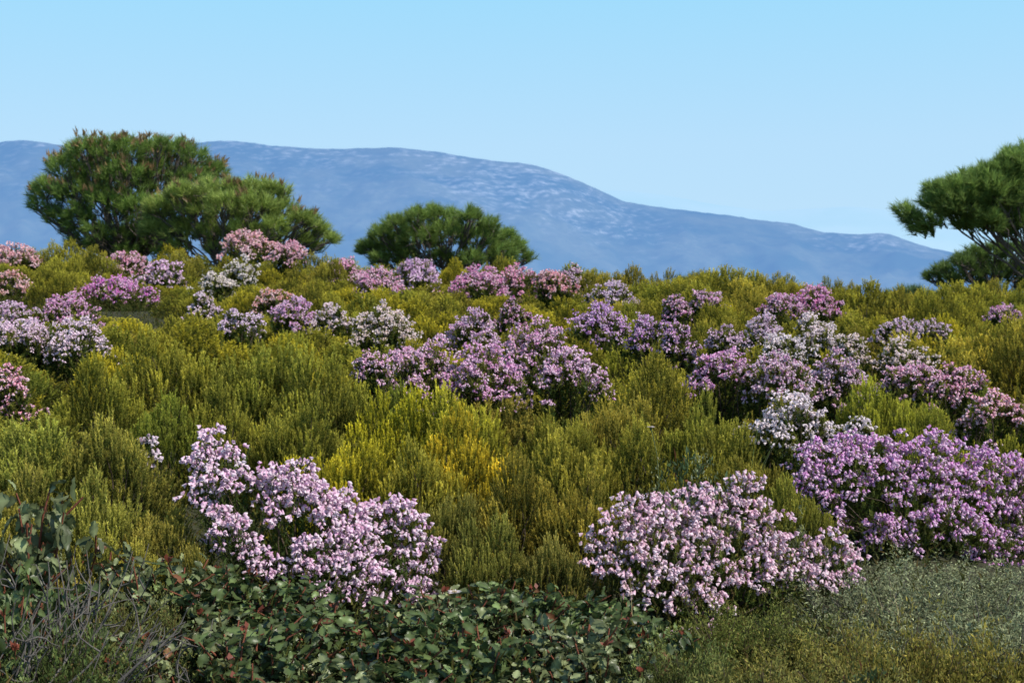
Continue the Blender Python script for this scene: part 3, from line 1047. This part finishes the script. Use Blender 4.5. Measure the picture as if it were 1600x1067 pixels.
def broad_proto(seed, n_stem=36, rx=.30, h=.36, leaf=.047):
    rng = np.random.default_rng(seed)
    root = empty('broad_leaved_shrub', (0, 0, -50))
    root['category'] = 'shrub'
    lb, sb = MB(), MB()
    tips = []
    for k in range(n_stem):
        th = k * 2.4 + rng.uniform(-.3, .3)
        r = rx * math.sqrt((k + .5) / n_stem)
        tip = np.array([r * math.cos(th), r * math.sin(th), h * rng.uniform(.62, 1.08) * (1 - .3 * (r / rx) ** 2)])
        pts = bent((tip[0] * .25, tip[1] * .25, -.05), tip, .07, 7, rng)
        tube(sb, pts, .0055, .0028, 5)
        tips.append(tip)
        nl = 21
        t = rng.uniform(.25, 1.0, nl) ** .7
        idx = t * 6
        i0 = np.minimum(idx.astype(int), 5)
        fr = (idx - i0)[:, None]
        p = pts[i0] * (1 - fr) + pts[i0 + 1] * fr
        ph = np.arange(nl) * 2.4 + rng.uniform(0, 6)
        el = rng.uniform(-1.0, 1.25, nl)
        Yd = np.stack([np.cos(ph) * np.cos(el), np.sin(ph) * np.cos(el), np.sin(el)], -1)
        Zd = unit(np.array([0, 0, .8]) + .9 * rng.normal(size=(nl, 3)) - Yd * (Yd[:, 2:3]))
        Xd = unit(np.cross(Yd, Zd))
        Zd = np.cross(Xd, Yd)
        S = leaf * rng.uniform(.6, 1.25, nl)
        CM = np.ones((nl, 3))
        CM[:, 0] = rng.uniform(.2, 1.15, nl)
        CM[:, 1] = rng.uniform(.6, 1.35, nl)
        CA = np.zeros((nl, 3))
        CA[:, 2] = (rng.random(nl) < .022) * .7
        stamp(lb, *LEAF, p + Yd * .008, Xd, Yd, Zd, S, CM, CA)
    lb.build('leaves', M_BROAD, root, smooth=True, color=(.10, .145, .058))
    sb.build('stems', M_REDSTEM, root)
    for tip in [tips[i] for i in rng.choice(n_stem, 4, replace=False)]:
        bb = MB()
        m = 7
        Dd = unit(rng.normal(size=(m, 3)) * .6 + np.array([0, 0, 1]))
        X, Y, Z = frames(Dd, rng)
        stamp(bb, SMALL[0], SMALL[1], np.tile([[0, 1, 1.0]], (4, 1)), np.tile(tip, (m, 1)) + rng.normal(size=(m, 3)) * .006, X, Z, Y, rng.uniform(.018, .034, m))
        bb.build('bud', M_BROAD, root, color=(.2, .06, .04))
    return root


BROAD = [broad_proto(300 + i) for i in range(4)]
# px, top py, d, width scale, label
BROADS = [
    (22, 775, 4.75, 1.25, 'dark leathery leaved shrub standing tall at the left edge'),
    (60, 855, 4.45, .9, 'leathery leaved shrub behind the bleached dead twigs'),
    (15, 935, 4.1, .8, 'low leathery leaved shrub in the bottom left corner behind the dead twigs'),
    (240, 880, 4.75, 1.0, 'leathery leaved shrub with an arching top right of the dead twigs'),
    (325, 885, 4.75, 1.1, 'leathery leaved shrub under the left side of the front left pink heath'),
    (420, 915, 4.7, 1.1, 'leathery leaved shrub with red buds under the front left pink heath'),
    (300, 965, 4.25, 1.1, 'low red budded shrub in the front row right of the fine mossy heath'),
    (405, 975, 4.2, 1.1, 'second low red budded shrub in the front row'),
    (520, 945, 4.55, 1.1, 'leathery leaved shrub under the middle of the front left pink heath'),
    (505, 1000, 4.05, 1.0, 'low leathery leaved shrub at the bottom edge below the front left pink heath'),
    (620, 955, 4.5, 1.1, 'leathery leaved shrub under the right end of the front left pink heath'),
    (610, 1005, 4.05, 1.1, 'low leathery leaved shrub at the bottom edge left of the picture middle'),
    (715, 925, 4.75, 1.0, 'leathery leaved shrub beside the white composite flower'),
    (720, 985, 4.2, 1.1, 'low grey green leaved shrub at the bottom edge below the white flower'),
    (800, 915, 4.8, 1.1, 'leathery leaved shrub at centre below the low brownish heath'),
    (820, 990, 4.2, 1.1, 'low grey green leaved shrub at the bottom edge right of the middle'),
    (880, 925, 4.8, 1.0, 'leathery leaved shrub left of the front centre right pink heath'),
    (950, 915, 4.75, 1.0, 'leathery leaved shrub under the left side of the front centre right pink heath'),
    (915, 985, 4.25, 1.05, 'low leathery leaved shrub, last of the front row before the yellow scrub'),
    (1000, 955, 4.5, .85, 'rightmost leathery leaved shrub beside the grassy edge'),
]
for i, (px, pt, d, s, lab) in enumerate(BROADS):
    q = at(px, pt, d)
    h = max(.2, float(q[2] - G(q[0], d)))
    tc_ = np.array((.145, .205, .070)) if i % 3 else np.array((.24, .28, .13))
    place(BROAD, i, (q[0], d, G(q[0], d)), R.uniform(0, 6.28), (s * .92, s * .92, h / .37 * R.uniform(.82, 1.16)), lab, 'leathery leaved shrubs along the front',
          {'leaves': tc_ * R.uniform(.85, 1.15)})


def small_leaf_proto(name, seed, mat, rx, h, nst, per, leaf, colr, spread=.8, dry=.05):
    rng = np.random.default_rng(seed)
    root = empty(name, (0, 0, -50))
    root['category'] = 'shrub'
    lb, sb = MB(), MB()
    tip_a = (rng.uniform(16, 22), rng.uniform(0, 6), rng.uniform(16, 22), rng.uniform(0, 6))
    for k in range(nst):
        th = k * 2.4 + rng.uniform(-.3, .3)
        r = rx * math.sqrt((k + .5) / nst)
        lf = .5 + .5 * math.sin(tip_a[0] * math.cos(th) * r + tip_a[1]) * math.sin(tip_a[2] * math.sin(th) * r + tip_a[3])
        tip = np.array([r * math.cos(th), r * math.sin(th), h * (.30 + .78 * lf) * rng.uniform(.8, 1.12) * (1 - .35 * (r / rx) ** 2)])
        a0 = tip * np.array([.55, .55, .25]) + rng.normal(size=3) * .02
        if k % 4 == 1:
            tip = tip * np.array([1, 1, rng.uniform(1.0, 1.4)])
        pts = bent(a0, tip, .10, 6, rng)
        if k % 2 == 0:
            tube(sb, bent((tip[0] * .2, tip[1] * .2, -.04), tip, .06, 6, rng), .0035, .0012, 4)
        t = rng.uniform(0, 1, per) ** .8
        idx = t * 5
        i0 = np.minimum(idx.astype(int), 4)
        fr = (idx - i0)[:, None]
        p = pts[i0] * (1 - fr) + pts[i0 + 1] * fr + rng.normal(size=(per, 3)) * .012
        Dd = unit(rng.normal(size=(per, 3)) * spread * .8 + unit(tip - a0) * .9)
        X, Y, Z = frames(Dd, rng)
        CM = np.ones((per, 3))
        CM[:, 0] = rng.uniform(.4, 1.1, per) * (.45 + .55 * t)
        CM[:, 1] = rng.uniform(.65, 1.3, per) * (.25 + .95 * lf) * (.45 + .6 * t)  # shade painted into leaf colour: darker in hollows and low on stems
        CA = np.zeros((per, 3))
        CA[:, 2] = (rng.random(per) < dry) * .8
        stamp(lb, *SMALL, p, X, Z, Y, (leaf * rng.uniform(.6, 1.3, per))[:, None] * np.array([.62, 1.15, 1.15]), CM, CA)
    lb.build('leaves', mat, root, color=colr)
    sb.build('stems', M_DRY if mat is M_SAGE else M_STEM, root)
    return root


SAGE = [small_leaf_proto('sage_shrub', 400 + i, M_SAGE, .36, .36, 230, 85, .0145, (.25, .285, .20), dry=.05) for i in range(3)]
YEL = [small_leaf_proto('low_scrub', 420 + i, M_HEATH, .32, .22, 270, 75, .0125, (.22, .20, .05), spread=1.0, dry=.10) for i in range(3)]
WEED = [small_leaf_proto('leafy_weed', 440 + i, M_BROAD, .2, .3, 60, 26, .028, (.12, .19, .07), dry=.02) for i in range(2)]
SAGES = [
    (1500, 868, 5.6, 1.1, 1.0, 'grey green shrub in the shade of the big purple heath'),
    (1590, 880, 5.5, 1.1, 1.0, 'grey green shrub at the right edge in the shade of the big purple heath'),
    (1400, 872, 5.55, 1.0, 1.0, 'grey green shrub under the deep shade left of the big purple heath'),
    (1375, 880, 5.05, 1.0, .9, 'grey green shrub just below the left end of the big purple heath'),
    (1455, 880, 5.15, 1.1, 1.0, 'grey green shrub, middle one below the big purple heath'),
    (1545, 905, 4.95, 1.1, 1.0, 'silvery grey shrub at the right edge below the big purple heath'),
    (1420, 930, 4.65, 1.0, .95, 'silvery grey shrub with dry stems in the lower right'),
    (1520, 950, 4.5, 1.1, 1.0, 'silvery grey shrub above the yellow scrub near the lower right corner'),
    (1600, 960, 4.5, 1.0, 1.0, 'silvery grey shrub cut by the right edge near the corner'),
    (1072, 745, 6.0, .9, .75, 'pale grey green shrub behind the top of the front centre right pink heath'),
    (1240, 822, 5.6, .55, .5, 'small grey green shrub between the two right hand flowering heaths'),
    (1325, 940, 4.75, .9, .9, 'grey green shrub at the right foot of the front centre right pink heath'),
]
for i, (px, pt, d, s, br, lab) in enumerate(SAGES):
    q = at(px, pt, d)
    h = max(.2, float(q[2] - G(q[0], d))) * R.uniform(.72, .95)
    place(SAGE, i, (q[0], d, G(q[0], d)), R.uniform(0, 6.28), (s, s, h / .38), lab, 'grey green shrubs at the lower right',
          {'leaves': np.array((.42, .46, .25)) * (.8 + .35 * br * R.uniform(.8, 1.1))})
YELS = [
    (1070, 975, 4.6, 1.0, GREEN, 'grassy green scrub at the foot of the front centre right pink heath'),
    (1155, 960, 4.7, 1.0, (.16, .17, .04), 'greenish scrub right of the grassy green scrub'),
    (1240, 955, 4.7, 1.0, (.17, .175, .05), 'yellow green scrub below the right end of the front centre right pink heath'),
    (1060, 1020, 4.15, 1.0, (.15, .165, .05), 'low greenish scrub at the bottom edge right of the leathery shrubs'),
    (1150, 1010, 4.2, 1.1, (.21, .19, .05), 'yellowish scrub at the bottom edge below the greenish scrub'),
    (1240, 1005, 4.25, 1.1, (.22, .19, .045), 'yellow brown scrub at the bottom edge, third from the leathery shrubs'),
    (1320, 990, 4.35, 1.1, (.21, .18, .04), 'yellow brown scrub below the grey green shrub'),
    (1400, 1000, 4.25, 1.1, (.22, .18, .04), 'orange tinged scrub beside a dark leafy gap at the bottom'),
    (1480, 1005, 4.2, 1.1, (.22, .18, .035), 'orange tinged scrub second from the lower right corner'),
    (1570, 1005, 4.2, 1.1, (.23, .185, .035), 'orange tinged scrub in the lower right corner'),
    (1190, 1050, 3.9, 1.0, (.20, .18, .05), 'yellowish scrub cut by the bottom edge at right'),
    (1340, 1045, 3.9, 1.0, (.21, .18, .05), 'yellowish scrub cut by the bottom edge left of the leafy gap'),
    (1500, 1045, 3.9, 1.0, (.22, .18, .04), 'orange yellow scrub cut by the bottom edge near the corner'),
    (215, 900, 4.45, .8, (.16, .16, .05), 'fine mossy heath between the dead twigs and the leathery shrubs'),
    (205, 975, 4.1, .9, (.14, .145, .045), 'low fine mossy heath at the bottom edge right of the dead twigs'),
    (110, 985, 4.0, .9, (.10, .13, .04), 'green scrub under the bleached dead twigs'),
]
for i, (px, pt, d, s, c_, lab) in enumerate(YELS):
    q = at(px, pt, d)
    h = max(.12, float(q[2] - G(q[0], d))) * R.uniform(.78, 1.18)
    s *= .86
    place(YEL, i, (q[0], d, G(q[0], d)), R.uniform(0, 6.28), (s, s, h / .23), lab, 'low scrub along the bottom',
          {'leaves': np.array(c_) * (1.35 if c_ is GREEN else 2.35) * R.uniform(.9, 1.1)})
WEEDS = [
    (1080, 690, 6.4, 1.0, 'leafy green weed in the gap right of the dense golden olive heath'),
    (1095, 735, 6.1, .8, 'lower leafy weed in the gap behind the front centre right pink heath'),
    (1375, 1020, 4.0, .7, 'dark leafy weed in a gap of the orange scrub'),
]
for i, (px, pt, d, s, lab) in enumerate(WEEDS):
    q = at(px, pt, d)
    h = max(.15, float(q[2] - G(q[0], d)))
    c_ = (.16, .28, .06) if 'bright' in lab else (.11, .17, .075)
    place(WEED, i, (q[0], d, G(q[0], d)), R.uniform(0, 6.28), (s, s, h / .32), lab, 'leafy weeds', {'leaves': c_})

# ---- dead twigs, bottom left
def dead_shrub(px, py_top, d, label, seed, n=26, spread=.3, lean=.25):
    rng = np.random.default_rng(seed)
    q = at(px, py_top, d)
    g = float(G(q[0], d))
    h = q[2] - g
    root = empty('dead_shrub', (q[0], d, g), label, 'dead shrub', 'bleached dead shrubs')
    tb, fb = MB(), MB()
    for k in range(n):
        b = np.r_[rng.normal(size=2) * .05, -.05]
        tip = np.array([lean * rng.uniform(.2, 1.4) + rng.normal() * spread * .55, rng.normal() * spread * .5, h * rng.uniform(.55, 1.05)])
        pts = bent(b, tip, .08, 8, rng)
        tube(tb, pts, rng.uniform(.003, .0085), .0012, 6)
        for j in range(3):
            i0 = rng.integers(2, 7)
            dr = unit(pts[i0] - pts[i0 - 1]) + rng.normal(size=3) * .6
            tube(fb, bent(pts[i0], pts[i0] + unit(dr) * rng.uniform(.06, .18), .12, 5, rng), .003, .001, 4)
    tb.build('branches', M_DRY, root, smooth=True)
    fb.build('twigs', M_DRY, root, smooth=True)


dead_shrub(60, 872, 4.12, 'bleached dead shrub with bare grey branches leaning right at bottom left', 500, 26, .22, .16)
dead_shrub(20, 960, 3.95, 'bare grey dead shrub in the bottom left corner', 501, 16, .18, .12)
dead_shrub(120, 960, 4.0, 'low bleached dead shrub right of the taller dead one at bottom left', 502, 14, .2, .2)
dead_shrub(275, 985, 4.05, 'few thin bare twigs among the low red budded shrubs', 503, 7, .2, .05)

# ---- grass
def grass_tuft(px, d, n, L, label, c_=(.16, .22, .06), dry=.3, wid=.005, seed=1):
    rng = np.random.default_rng(seed)
    x = at(px, 900, d)[0]
    g = float(G(x, d))
    root = MB()
    for k in range(n):
        a = rng.uniform(0, 6.28)
        l = L * rng.uniform(.5, 1.1)
        le = rng.uniform(.15, .8)
        t = np.linspace(0, 1, 7)[:, None]
        dirv = np.array([math.cos(a), math.sin(a), 0]) * le
        b = np.r_[rng.normal(size=2) * .025, -.02]
        c = b + np.array([0, 0, 1]) * l * t * (1 - .25 * le * t) + dirv * l * t * t
        wv = np.cross(dirv, [0, 0, 1])
        wv = wv / (np.linalg.norm(wv) + 1e-9) * wid * (1 - t ** 2 * .95)
        V = np.concatenate([c - wv * .5, c + wv * .5])
        q = np.array([(i, i + 1, 8 + i, 7 + i) for i in range(6)])
        root.add(V, q, np.array([rng.uniform(.5, 1), rng.uniform(.8, 1.2), float(rng.random() < dry) * .9]))
    for v in root.v:
        v += np.array([x, d, g])
    o = root.build('grass_tuft', M_GRASS, color=c_, smooth=True, origin=(x, d, g))
    tag(o, label, 'grass', 'grass tufts')


for i, (px, d, n, L, lab) in enumerate([
        (1165, 6.7, 14, .75, 'long green grass blades in front of the snow white heath'),
        (1085, 6.2, 16, .45, 'grass tuft beside the leafy gap at centre right'),
        (1065, 4.35, 40, .26, 'grass tuft at the boundary of the leathery shrubs and the yellow scrub'),
        (1010, 4.15, 26, .24, 'grass tuft at the bottom edge right of the leathery shrubs'),
        (1130, 4.75, 30, .25, 'grass tuft under the middle of the front centre right pink heath'),
        (1215, 4.65, 30, .24, 'grass tuft left of the grey green shrub at the pink heath foot'),
        (35, 3.95, 26, .3, 'grass tuft among the dead twigs in the bottom left corner'),
        (110, 3.9, 22, .26, 'dry grass tuft right of the dead twigs at the bottom edge'),
        (1400, 4.7, 26, .42, 'dry pale grass tuft in the grey green shrub'),
        (985, 4.55, 8, .4, 'few thin dry stalks beside the rightmost leathery shrub'),
        (690, 4.5, 5, .42, 'single dry stalks near the white composite flower'),
        (1370, 3.95, 16, .2, 'grass tuft by the dark gap in the orange scrub'),
        (175, 4.05, 18, .3, 'green grass tuft between the dead twigs and the mossy heath')]):
    grass_tuft(px, d, n, L, lab, seed=600 + i, dry=.85 if 'dry' in lab else .25)


# ---- two white composite flowers
def composite_flower(px, py, d, size, label, seed):
    rng = np.random.default_rng(seed)
    q = at(px, py, d)
    g = float(G(q[0], d))
    root = empty('white_flower', (q[0], d, g), label, 'flower', 'white composite flowers')
    h = q[2] - g
    sb, pb, cb = MB(), MB(), MB()
    tube(sb, bent((0.03, .02, -.02), (0, 0, h), .03, 7, rng), .003, .002, 5, (.6, 1, 0))
    tube(sb, [(0, 0, h - .012), (0, 0, h - .004), (0, 0, h + .004)], .004, size * .4, 8, (.6, .8, 0))
    m = 18
    a = np.linspace(0, 2 * np.pi, m, endpoint=False)
    Y = unit(np.stack([np.cos(a), np.sin(a), np.full(m, .30) + rng.normal(size=m) * .08], -1))
    X = unit(np.cross(Y, [0, 0, 1.0]))
    Z = np.cross(X, Y)
    S = np.stack([np.full(m, size * .55), np.full(m, size), np.full(m, size)], -1)
    stamp(pb, SMALL[0], SMALL[1], np.tile([[.9, 1, 0.0]], (4, 1)), np.tile([[0, 0, h]], (m, 1)) + Y * size * .15, X, Y, Z, S)
    m = 60
    r = size * .36 * np.sqrt(rng.random(m))
    a = rng.uniform(0, 6.28, m)
    P = np.stack([r * np.cos(a), r * np.sin(a), np.full(m, h + .004)], -1)
    needles(cb, P, unit(rng.normal(size=(m, 3)) * .3 + np.array([0, 0, 1])), size * .25, size * .09, np.tile([[1, 1, .0]], (m, 1)))
    sb.build('stem', M_GRASS, root, color=(.2, .24, .1))
    pb.build('petals', M_PETAL, root, color=(.85, .8, .78))
    cb.build('flower_centre', M_GRASS, root, color=(.62, .5, .28))


composite_flower(710, 926, 4.35, .022, 'single pale composite flower on a thin stalk above the leathery shrubs', 700)
composite_flower(1017, 668, 6.0, .018, 'small white flower at the right side of the dense golden olive heath', 701)

# ---- small lone sprig of pale heath in the left green
hero('small sprig of pale pink heath showing through the pale olive heath at left', 235, 6.3,
     [(234, 690, 9, 0), (238, 708, 9, 0), (232, 726, 6, 0)], .02, (.64, .44, .58), .2, 34, umb=.7)

# ================================================================== PINES
def pine(name, label, d, trunk_px, trunk_r, blobs, n_tuft, tipc, seed, dark=.0, cone=.0, needle=.20, per=26, depth=.55, lift=.25, limbs=1.0, group='pine trees beyond the crest'):
    rng = np.random.default_rng(seed)
    tx = at(trunk_px, 430, d)[0]
    g = float(G(tx, d))
    foot = np.array([tx, d, g])
    root = empty(name, foot, label, 'tree', group)
    B = []
    cxm = np.mean([b[0] for b in blobs])
    wid = (max(b[0] for b in blobs) - min(b[0] for b in blobs)) / 2 + 1
    for (px, py, r) in blobs:
        k = math.sqrt(max(.05, 1 - ((px - cxm) / wid) ** 2))
        for s in (-1, 1):
            dd = d + s * rng.uniform(.15, 1.0) * k * wid / F * d * depth
            q = at(px + rng.normal() * 3, py, dd) - foot
            B.append((q, r / F * d))
    wts = np.array([b[1] ** 2 for b in B])
    wts /= wts.sum()
    pick = rng.choice(len(B), n_tuft, p=wts)
    c = np.array([B[i][0] for i in pick])
    r = np.array([B[i][1] for i in pick])[:, None]
    s = sphere_pts(n_tuft, rng)
    s[:, 2] = np.where(s[:, 2] < -.3, -s[:, 2] * .8, s[:, 2])
    # clump the tufts: each blob has a few boughs
    tip = c + s * r * rng.uniform(.55, 1.0, (n_tuft, 1)) ** .6
    ctr = np.mean([b[0] for b in B], 0) - np.array([0, 0, .8])
    dirn = unit(unit(tip - ctr) * .7 + s * .5 + np.array([0, 0, lift + .25]) + rng.normal(size=(n_tuft, 3)) * .15)
    nb, cb, tb, lb = MB(), MB(), MB(), MB()
    # needles fan round the last part of each shoot
    base = np.repeat(tip, per, 0)
    dd = np.repeat(dirn, per, 0)
    a = perp(dd)
    b2 = np.cross(dd, a)
    ph = rng.uniform(0, 2 * np.pi, (n_tuft * per, 1))
    t = rng.uniform(0, 1, (n_tuft * per, 1))
    sp = rng.uniform(.25, .95, (n_tuft * per, 1))
    P = base - dd * (.16 * (1 - t))
    ndir = dd * np.cos(sp) + (a * np.cos(ph) + b2 * np.sin(ph)) * np.sin(sp)
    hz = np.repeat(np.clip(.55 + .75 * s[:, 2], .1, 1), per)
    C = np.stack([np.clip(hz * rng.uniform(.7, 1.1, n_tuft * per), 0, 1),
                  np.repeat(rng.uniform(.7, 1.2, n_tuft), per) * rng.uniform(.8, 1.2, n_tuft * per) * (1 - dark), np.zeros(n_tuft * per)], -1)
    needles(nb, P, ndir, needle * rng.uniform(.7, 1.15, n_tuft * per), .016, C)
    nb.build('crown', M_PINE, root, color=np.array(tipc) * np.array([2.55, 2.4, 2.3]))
    if cone > 0:
        sel = (s[:, 2] > .0) & (rng.random(n_tuft) < cone) & (tip[:, 2] > np.quantile(tip[:, 2], .35))
        pc, dc = tip[sel], unit(dirn[sel] + np.array([0, 0, .8]))
        m = 9
        Pn = np.repeat(pc + dc * .08, m, 0) + rng.normal(size=(len(pc) * m, 3)) * .03
        needles(cb, Pn, np.repeat(dc, m, 0) + rng.normal(size=(len(pc) * m, 3)) * .35, .15, .042,
                np.stack([np.ones(len(Pn)), rng.uniform(.7, 1.2, len(Pn)), np.full(len(Pn), .9)], -1))
        cb.build('pollen_cones', M_PINE, root, color=(.2, .14, .06))
    # trunk, limbs to every bough, twigs to the tufts
    fork = np.array([(np.mean([b[0][0] for b in B])) * .25, 0, max(.2, .22 * np.mean([b[0][2] for b in B]))])
    tube(tb, bent((0, 0, -.3), fork, .04, 7, rng), trunk_r * 1.15, trunk_r * .85, 10)
    for i, (q, rr) in enumerate(B):
        if rng.random() > limbs:
            continue
        mid = fork + (q - fork) * .55 - np.array([0, 0, .12 * np.linalg.norm(q - fork)])
        pts = np.array([(1 - u) ** 2 * fork + 2 * u * (1 - u) * mid + u * u * (q - np.array([0, 0, rr * .2])) for u in np.linspace(0, 1, 9)])
        pts[1:-1] += rng.normal(size=(7, 3)) * .03
        tube(lb, pts, trunk_r * .22, .012, 6)
        for j in np.where(pick == i)[0][:14]:
            tube(lb, bent(pts[rng.integers(5, 9)], tip[j] - dirn[j] * .1, .08, 4, rng), .014, .006, 4)
    tk = tb.build('trunk', M_BARK, root, smooth=True)
    lb.build('limbs', M_BARK, root, smooth=True)
    return root


PG = (.085, .125, .026)
pine('pine_tree', 'large dark spreading pine with brown tipped top at the left', 31, 205, .16, [
    (72, 305, 30), (60, 325, 18), (95, 270, 32), (130, 245, 32), (165, 238, 26), (200, 240, 28), (240, 242, 26), (275, 243, 26), (305, 248, 24), (330, 272, 22), (345, 285, 14),
    (110, 310, 38), (150, 285, 42), (200, 285, 44), (250, 285, 44), (300, 290, 38), (85, 340, 22), (125, 345, 30), (165, 330, 40), (215, 335, 40), (150, 365, 24), (110, 362, 16),
    (190, 368, 22), (235, 360, 30), (205, 380, 30), (140, 386, 18), (112, 380, 13), (200, 398, 22), (255, 398, 22), (160, 385, 22), (240, 385, 26), (150, 225, 12), (190, 222, 12), (250, 224, 12), (290, 228, 12)],
    2100, (.105, .165, .038), 801, cone=.24)
pine('pine_tree', 'lighter green lower pine in front of the large dark pine', 29, 335, .11, [
    (250, 330, 26), (285, 305, 24), (325, 300, 24), (365, 298, 22), (400, 298, 22), (425, 300, 18), (442, 300, 14), (305, 335, 36), (350, 330, 34), (400, 330, 34), (440, 330, 24),
    (240, 360, 26), (280, 365, 28), (330, 365, 26), (380, 365, 28), (430, 360, 26), (470, 345, 20), (490, 350, 16), (505, 362, 16), (515, 375, 12), (470, 378, 22), (495, 388, 12), (420, 385, 18), (280, 388, 18), (330, 388, 16)],
    1600, (.165, .22, .055), 802, cone=.08)
pine('pine_tree', 'round dome shaped dark pine in the middle of the crest', 33, 695, .14, [
    (575, 390, 18), (598, 370, 22), (620, 352, 20), (650, 342, 20), (680, 338, 18), (708, 340, 18), (738, 343, 20), (765, 358, 20), (790, 375, 20), (812, 390, 18), (822, 404, 12),
    (610, 395, 28), (650, 375, 32), (700, 372, 36), (745, 380, 34), (785, 400, 26), (590, 408, 18), (640, 405, 24), (690, 408, 24), (740, 410, 24), (790, 415, 20), (670, 326, 8), (735, 328, 8)],
    1700, (.11, .165, .04), 803)
pine('pine_tree', 'dark leaning pine reaching in from the right edge with bare limbs below', 26, 1720, .17, [
    (1412, 330, 16), (1425, 345, 18), (1440, 360, 16), (1452, 318, 18), (1462, 300, 20), (1485, 295, 22), (1510, 290, 24), (1535, 280, 24), (1560, 268, 22), (1580, 252, 20), (1590, 262, 28), (1610, 250, 30),
    (1480, 330, 24), (1515, 322, 32), (1555, 312, 36), (1590, 300, 36), (1460, 345, 14), (1500, 352, 16), (1545, 350, 24), (1590, 350, 26), (1640, 280, 44), (1650, 340, 44), (1700, 300, 50), (1750, 330, 44), (1580, 240, 8), (1500, 322, 40), (1540, 302, 44), (1580, 288, 48), (1560, 338, 34), (1478, 318, 28), (1605, 335, 40), (1530, 345, 22), (1570, 362, 16)],
    3700, (.115, .175, .045), 804, depth=.4, limbs=.24)
pine('pine_tree', 'low dark bushy pine behind the leaning pine at right', 31, 1560, .12, [
    (1458, 435, 16), (1475, 425, 18), (1500, 412, 20), (1525, 402, 20), (1555, 395, 22), (1590, 398, 24), (1485, 440, 18), (1515, 430, 26), (1550, 425, 28), (1590, 430, 30), (1630, 415, 34), (1670, 420, 30), (1540, 450, 16), (1600, 450, 18)],
    800, (.09, .14, .036), 805, dark=.1)
pine('pine_shrub', 'small bluish green pine shrub on the crest left of the low dark pine', 29, 1420, .05, [
    (1395, 462, 9), (1412, 457, 10), (1430, 458, 10), (1448, 462, 9), (1462, 464, 8), (1420, 468, 10), (1440, 470, 10)],
    150, (.085, .13, .06), 806, per=22, needle=.16, group='small pine shrubs on the crest')
pine('pine_shrub', 'small bluish green pine shrub behind the right crest near the middle', 29, 1095, .05, [
    (1070, 440, 9), (1085, 436, 9), (1102, 438, 9), (1118, 442, 8), (1095, 446, 10)],
    110, (.085, .13, .06), 807, per=22, needle=.16, group='small pine shrubs on the crest')

# remove unused prototypes
for p in GREENS + FINE + BROAD + SAGE + YEL + WEED:
    if p.name not in used:
        for c_ in list(p.children):
            bpy.data.objects.remove(c_)
        bpy.data.objects.remove(p)

# ================================================================== LIGHT, SKY, CAMERA
SUN_DIR = unit(np.array([.74, -.40, .92]))
el = math.asin(SUN_DIR[2])
az = math.atan2(SUN_DIR[0], SUN_DIR[1])
w = bpy.data.worlds.new('World')
sc.world = w
w.use_nodes = True
nt = w.node_tree
nt.nodes.clear()
wo = nt.nodes.new('ShaderNodeOutputWorld')
bg = nt.nodes.new('ShaderNodeBackground')
sky = nt.nodes.new('ShaderNodeTexSky')
sky.sky_type = 'NISHITA'
sky.sun_disc = False
sky.sun_elevation = el
sky.sun_rotation = az
sky.altitude = 400
sky.air_density = 1.0
sky.dust_density = .0
sky.ozone_density = 2.0
STR = .12
bg.inputs['Strength'].default_value = STR
# hazy lower sky: the scattered light thickens towards the horizon all the way round
tc = nt.nodes.new('ShaderNodeTexCoord')
sp = nt.nodes.new('ShaderNodeSeparateXYZ')
nt.links.new(tc.outputs['Generated'], sp.inputs[0])
hz = nt.nodes.new('ShaderNodeValToRGB')
E = hz.color_ramp.elements
for k, (pos, c) in enumerate([(0, (.50, .745, .975)), (.10, (.475, .745, .985)), (.21, (.355, .73, 1.0)), (.5, (.20, .50, .85))]):
    e = E[k] if k < 2 else E.new(pos)
    e.position = pos
    e.color = (*c, 1)
nt.links.new(sp.outputs[2], hz.inputs[0])
hf = nt.nodes.new('ShaderNodeMapRange')
for k, v in ((1, .20), (2, .50), (3, .94), (4, 0.0)):
    hf.inputs[k].default_value = v
nt.links.new(sp.outputs[2], hf.inputs[0])
up = mixc(nt, sky.outputs[0], (1.18, 1.16, 1.10), 1.0, 'MULTIPLY')
hcol = mixc(nt, hz.outputs[0], (1 / STR, 1 / STR, 1 / STR), 1.0, 'MULTIPLY')
nt.links.new(mixc(nt, up, hcol, hf.outputs[0]), bg.inputs[0])
nt.links.new(bg.outputs[0], wo.inputs[0])

sun = bpy.data.lights.new('sun', 'SUN')
sun.energy = 5.0
sun.angle = rad(.53)
sun.color = (1.0, .94, .84)
so = bpy.data.objects.new('sun', sun)
COL.objects.link(so)
so.rotation_euler = Vector(-SUN_DIR).to_track_quat('-Z', 'Y').to_euler()

cam = bpy.data.cameras.new('camera')
cam.sensor_width = 36
cam.lens = 36 * F / W
cam.clip_start = .1
cam.clip_end = 60000
cam.dof.use_dof = True
cam.dof.focus_distance = 5.4
cam.dof.aperture_fstop = 7.1
co = bpy.data.objects.new('camera', cam)
COL.objects.link(co)
co.location = (0, 0, EYE)
co.rotation_euler = (math.pi / 2 - PITCH, 0, 0)
sc.camera = co

sc.render.engine = 'CYCLES'
sc.cycles.max_bounces = 8
sc.cycles.diffuse_bounces = 3
sc.cycles.transmission_bounces = 4
sc.cycles.use_denoising = True
sc.view_settings.view_transform = 'Standard'
sc.view_settings.look = 'None'
sc.view_settings.exposure = 0
sc.view_settings.gamma = 1
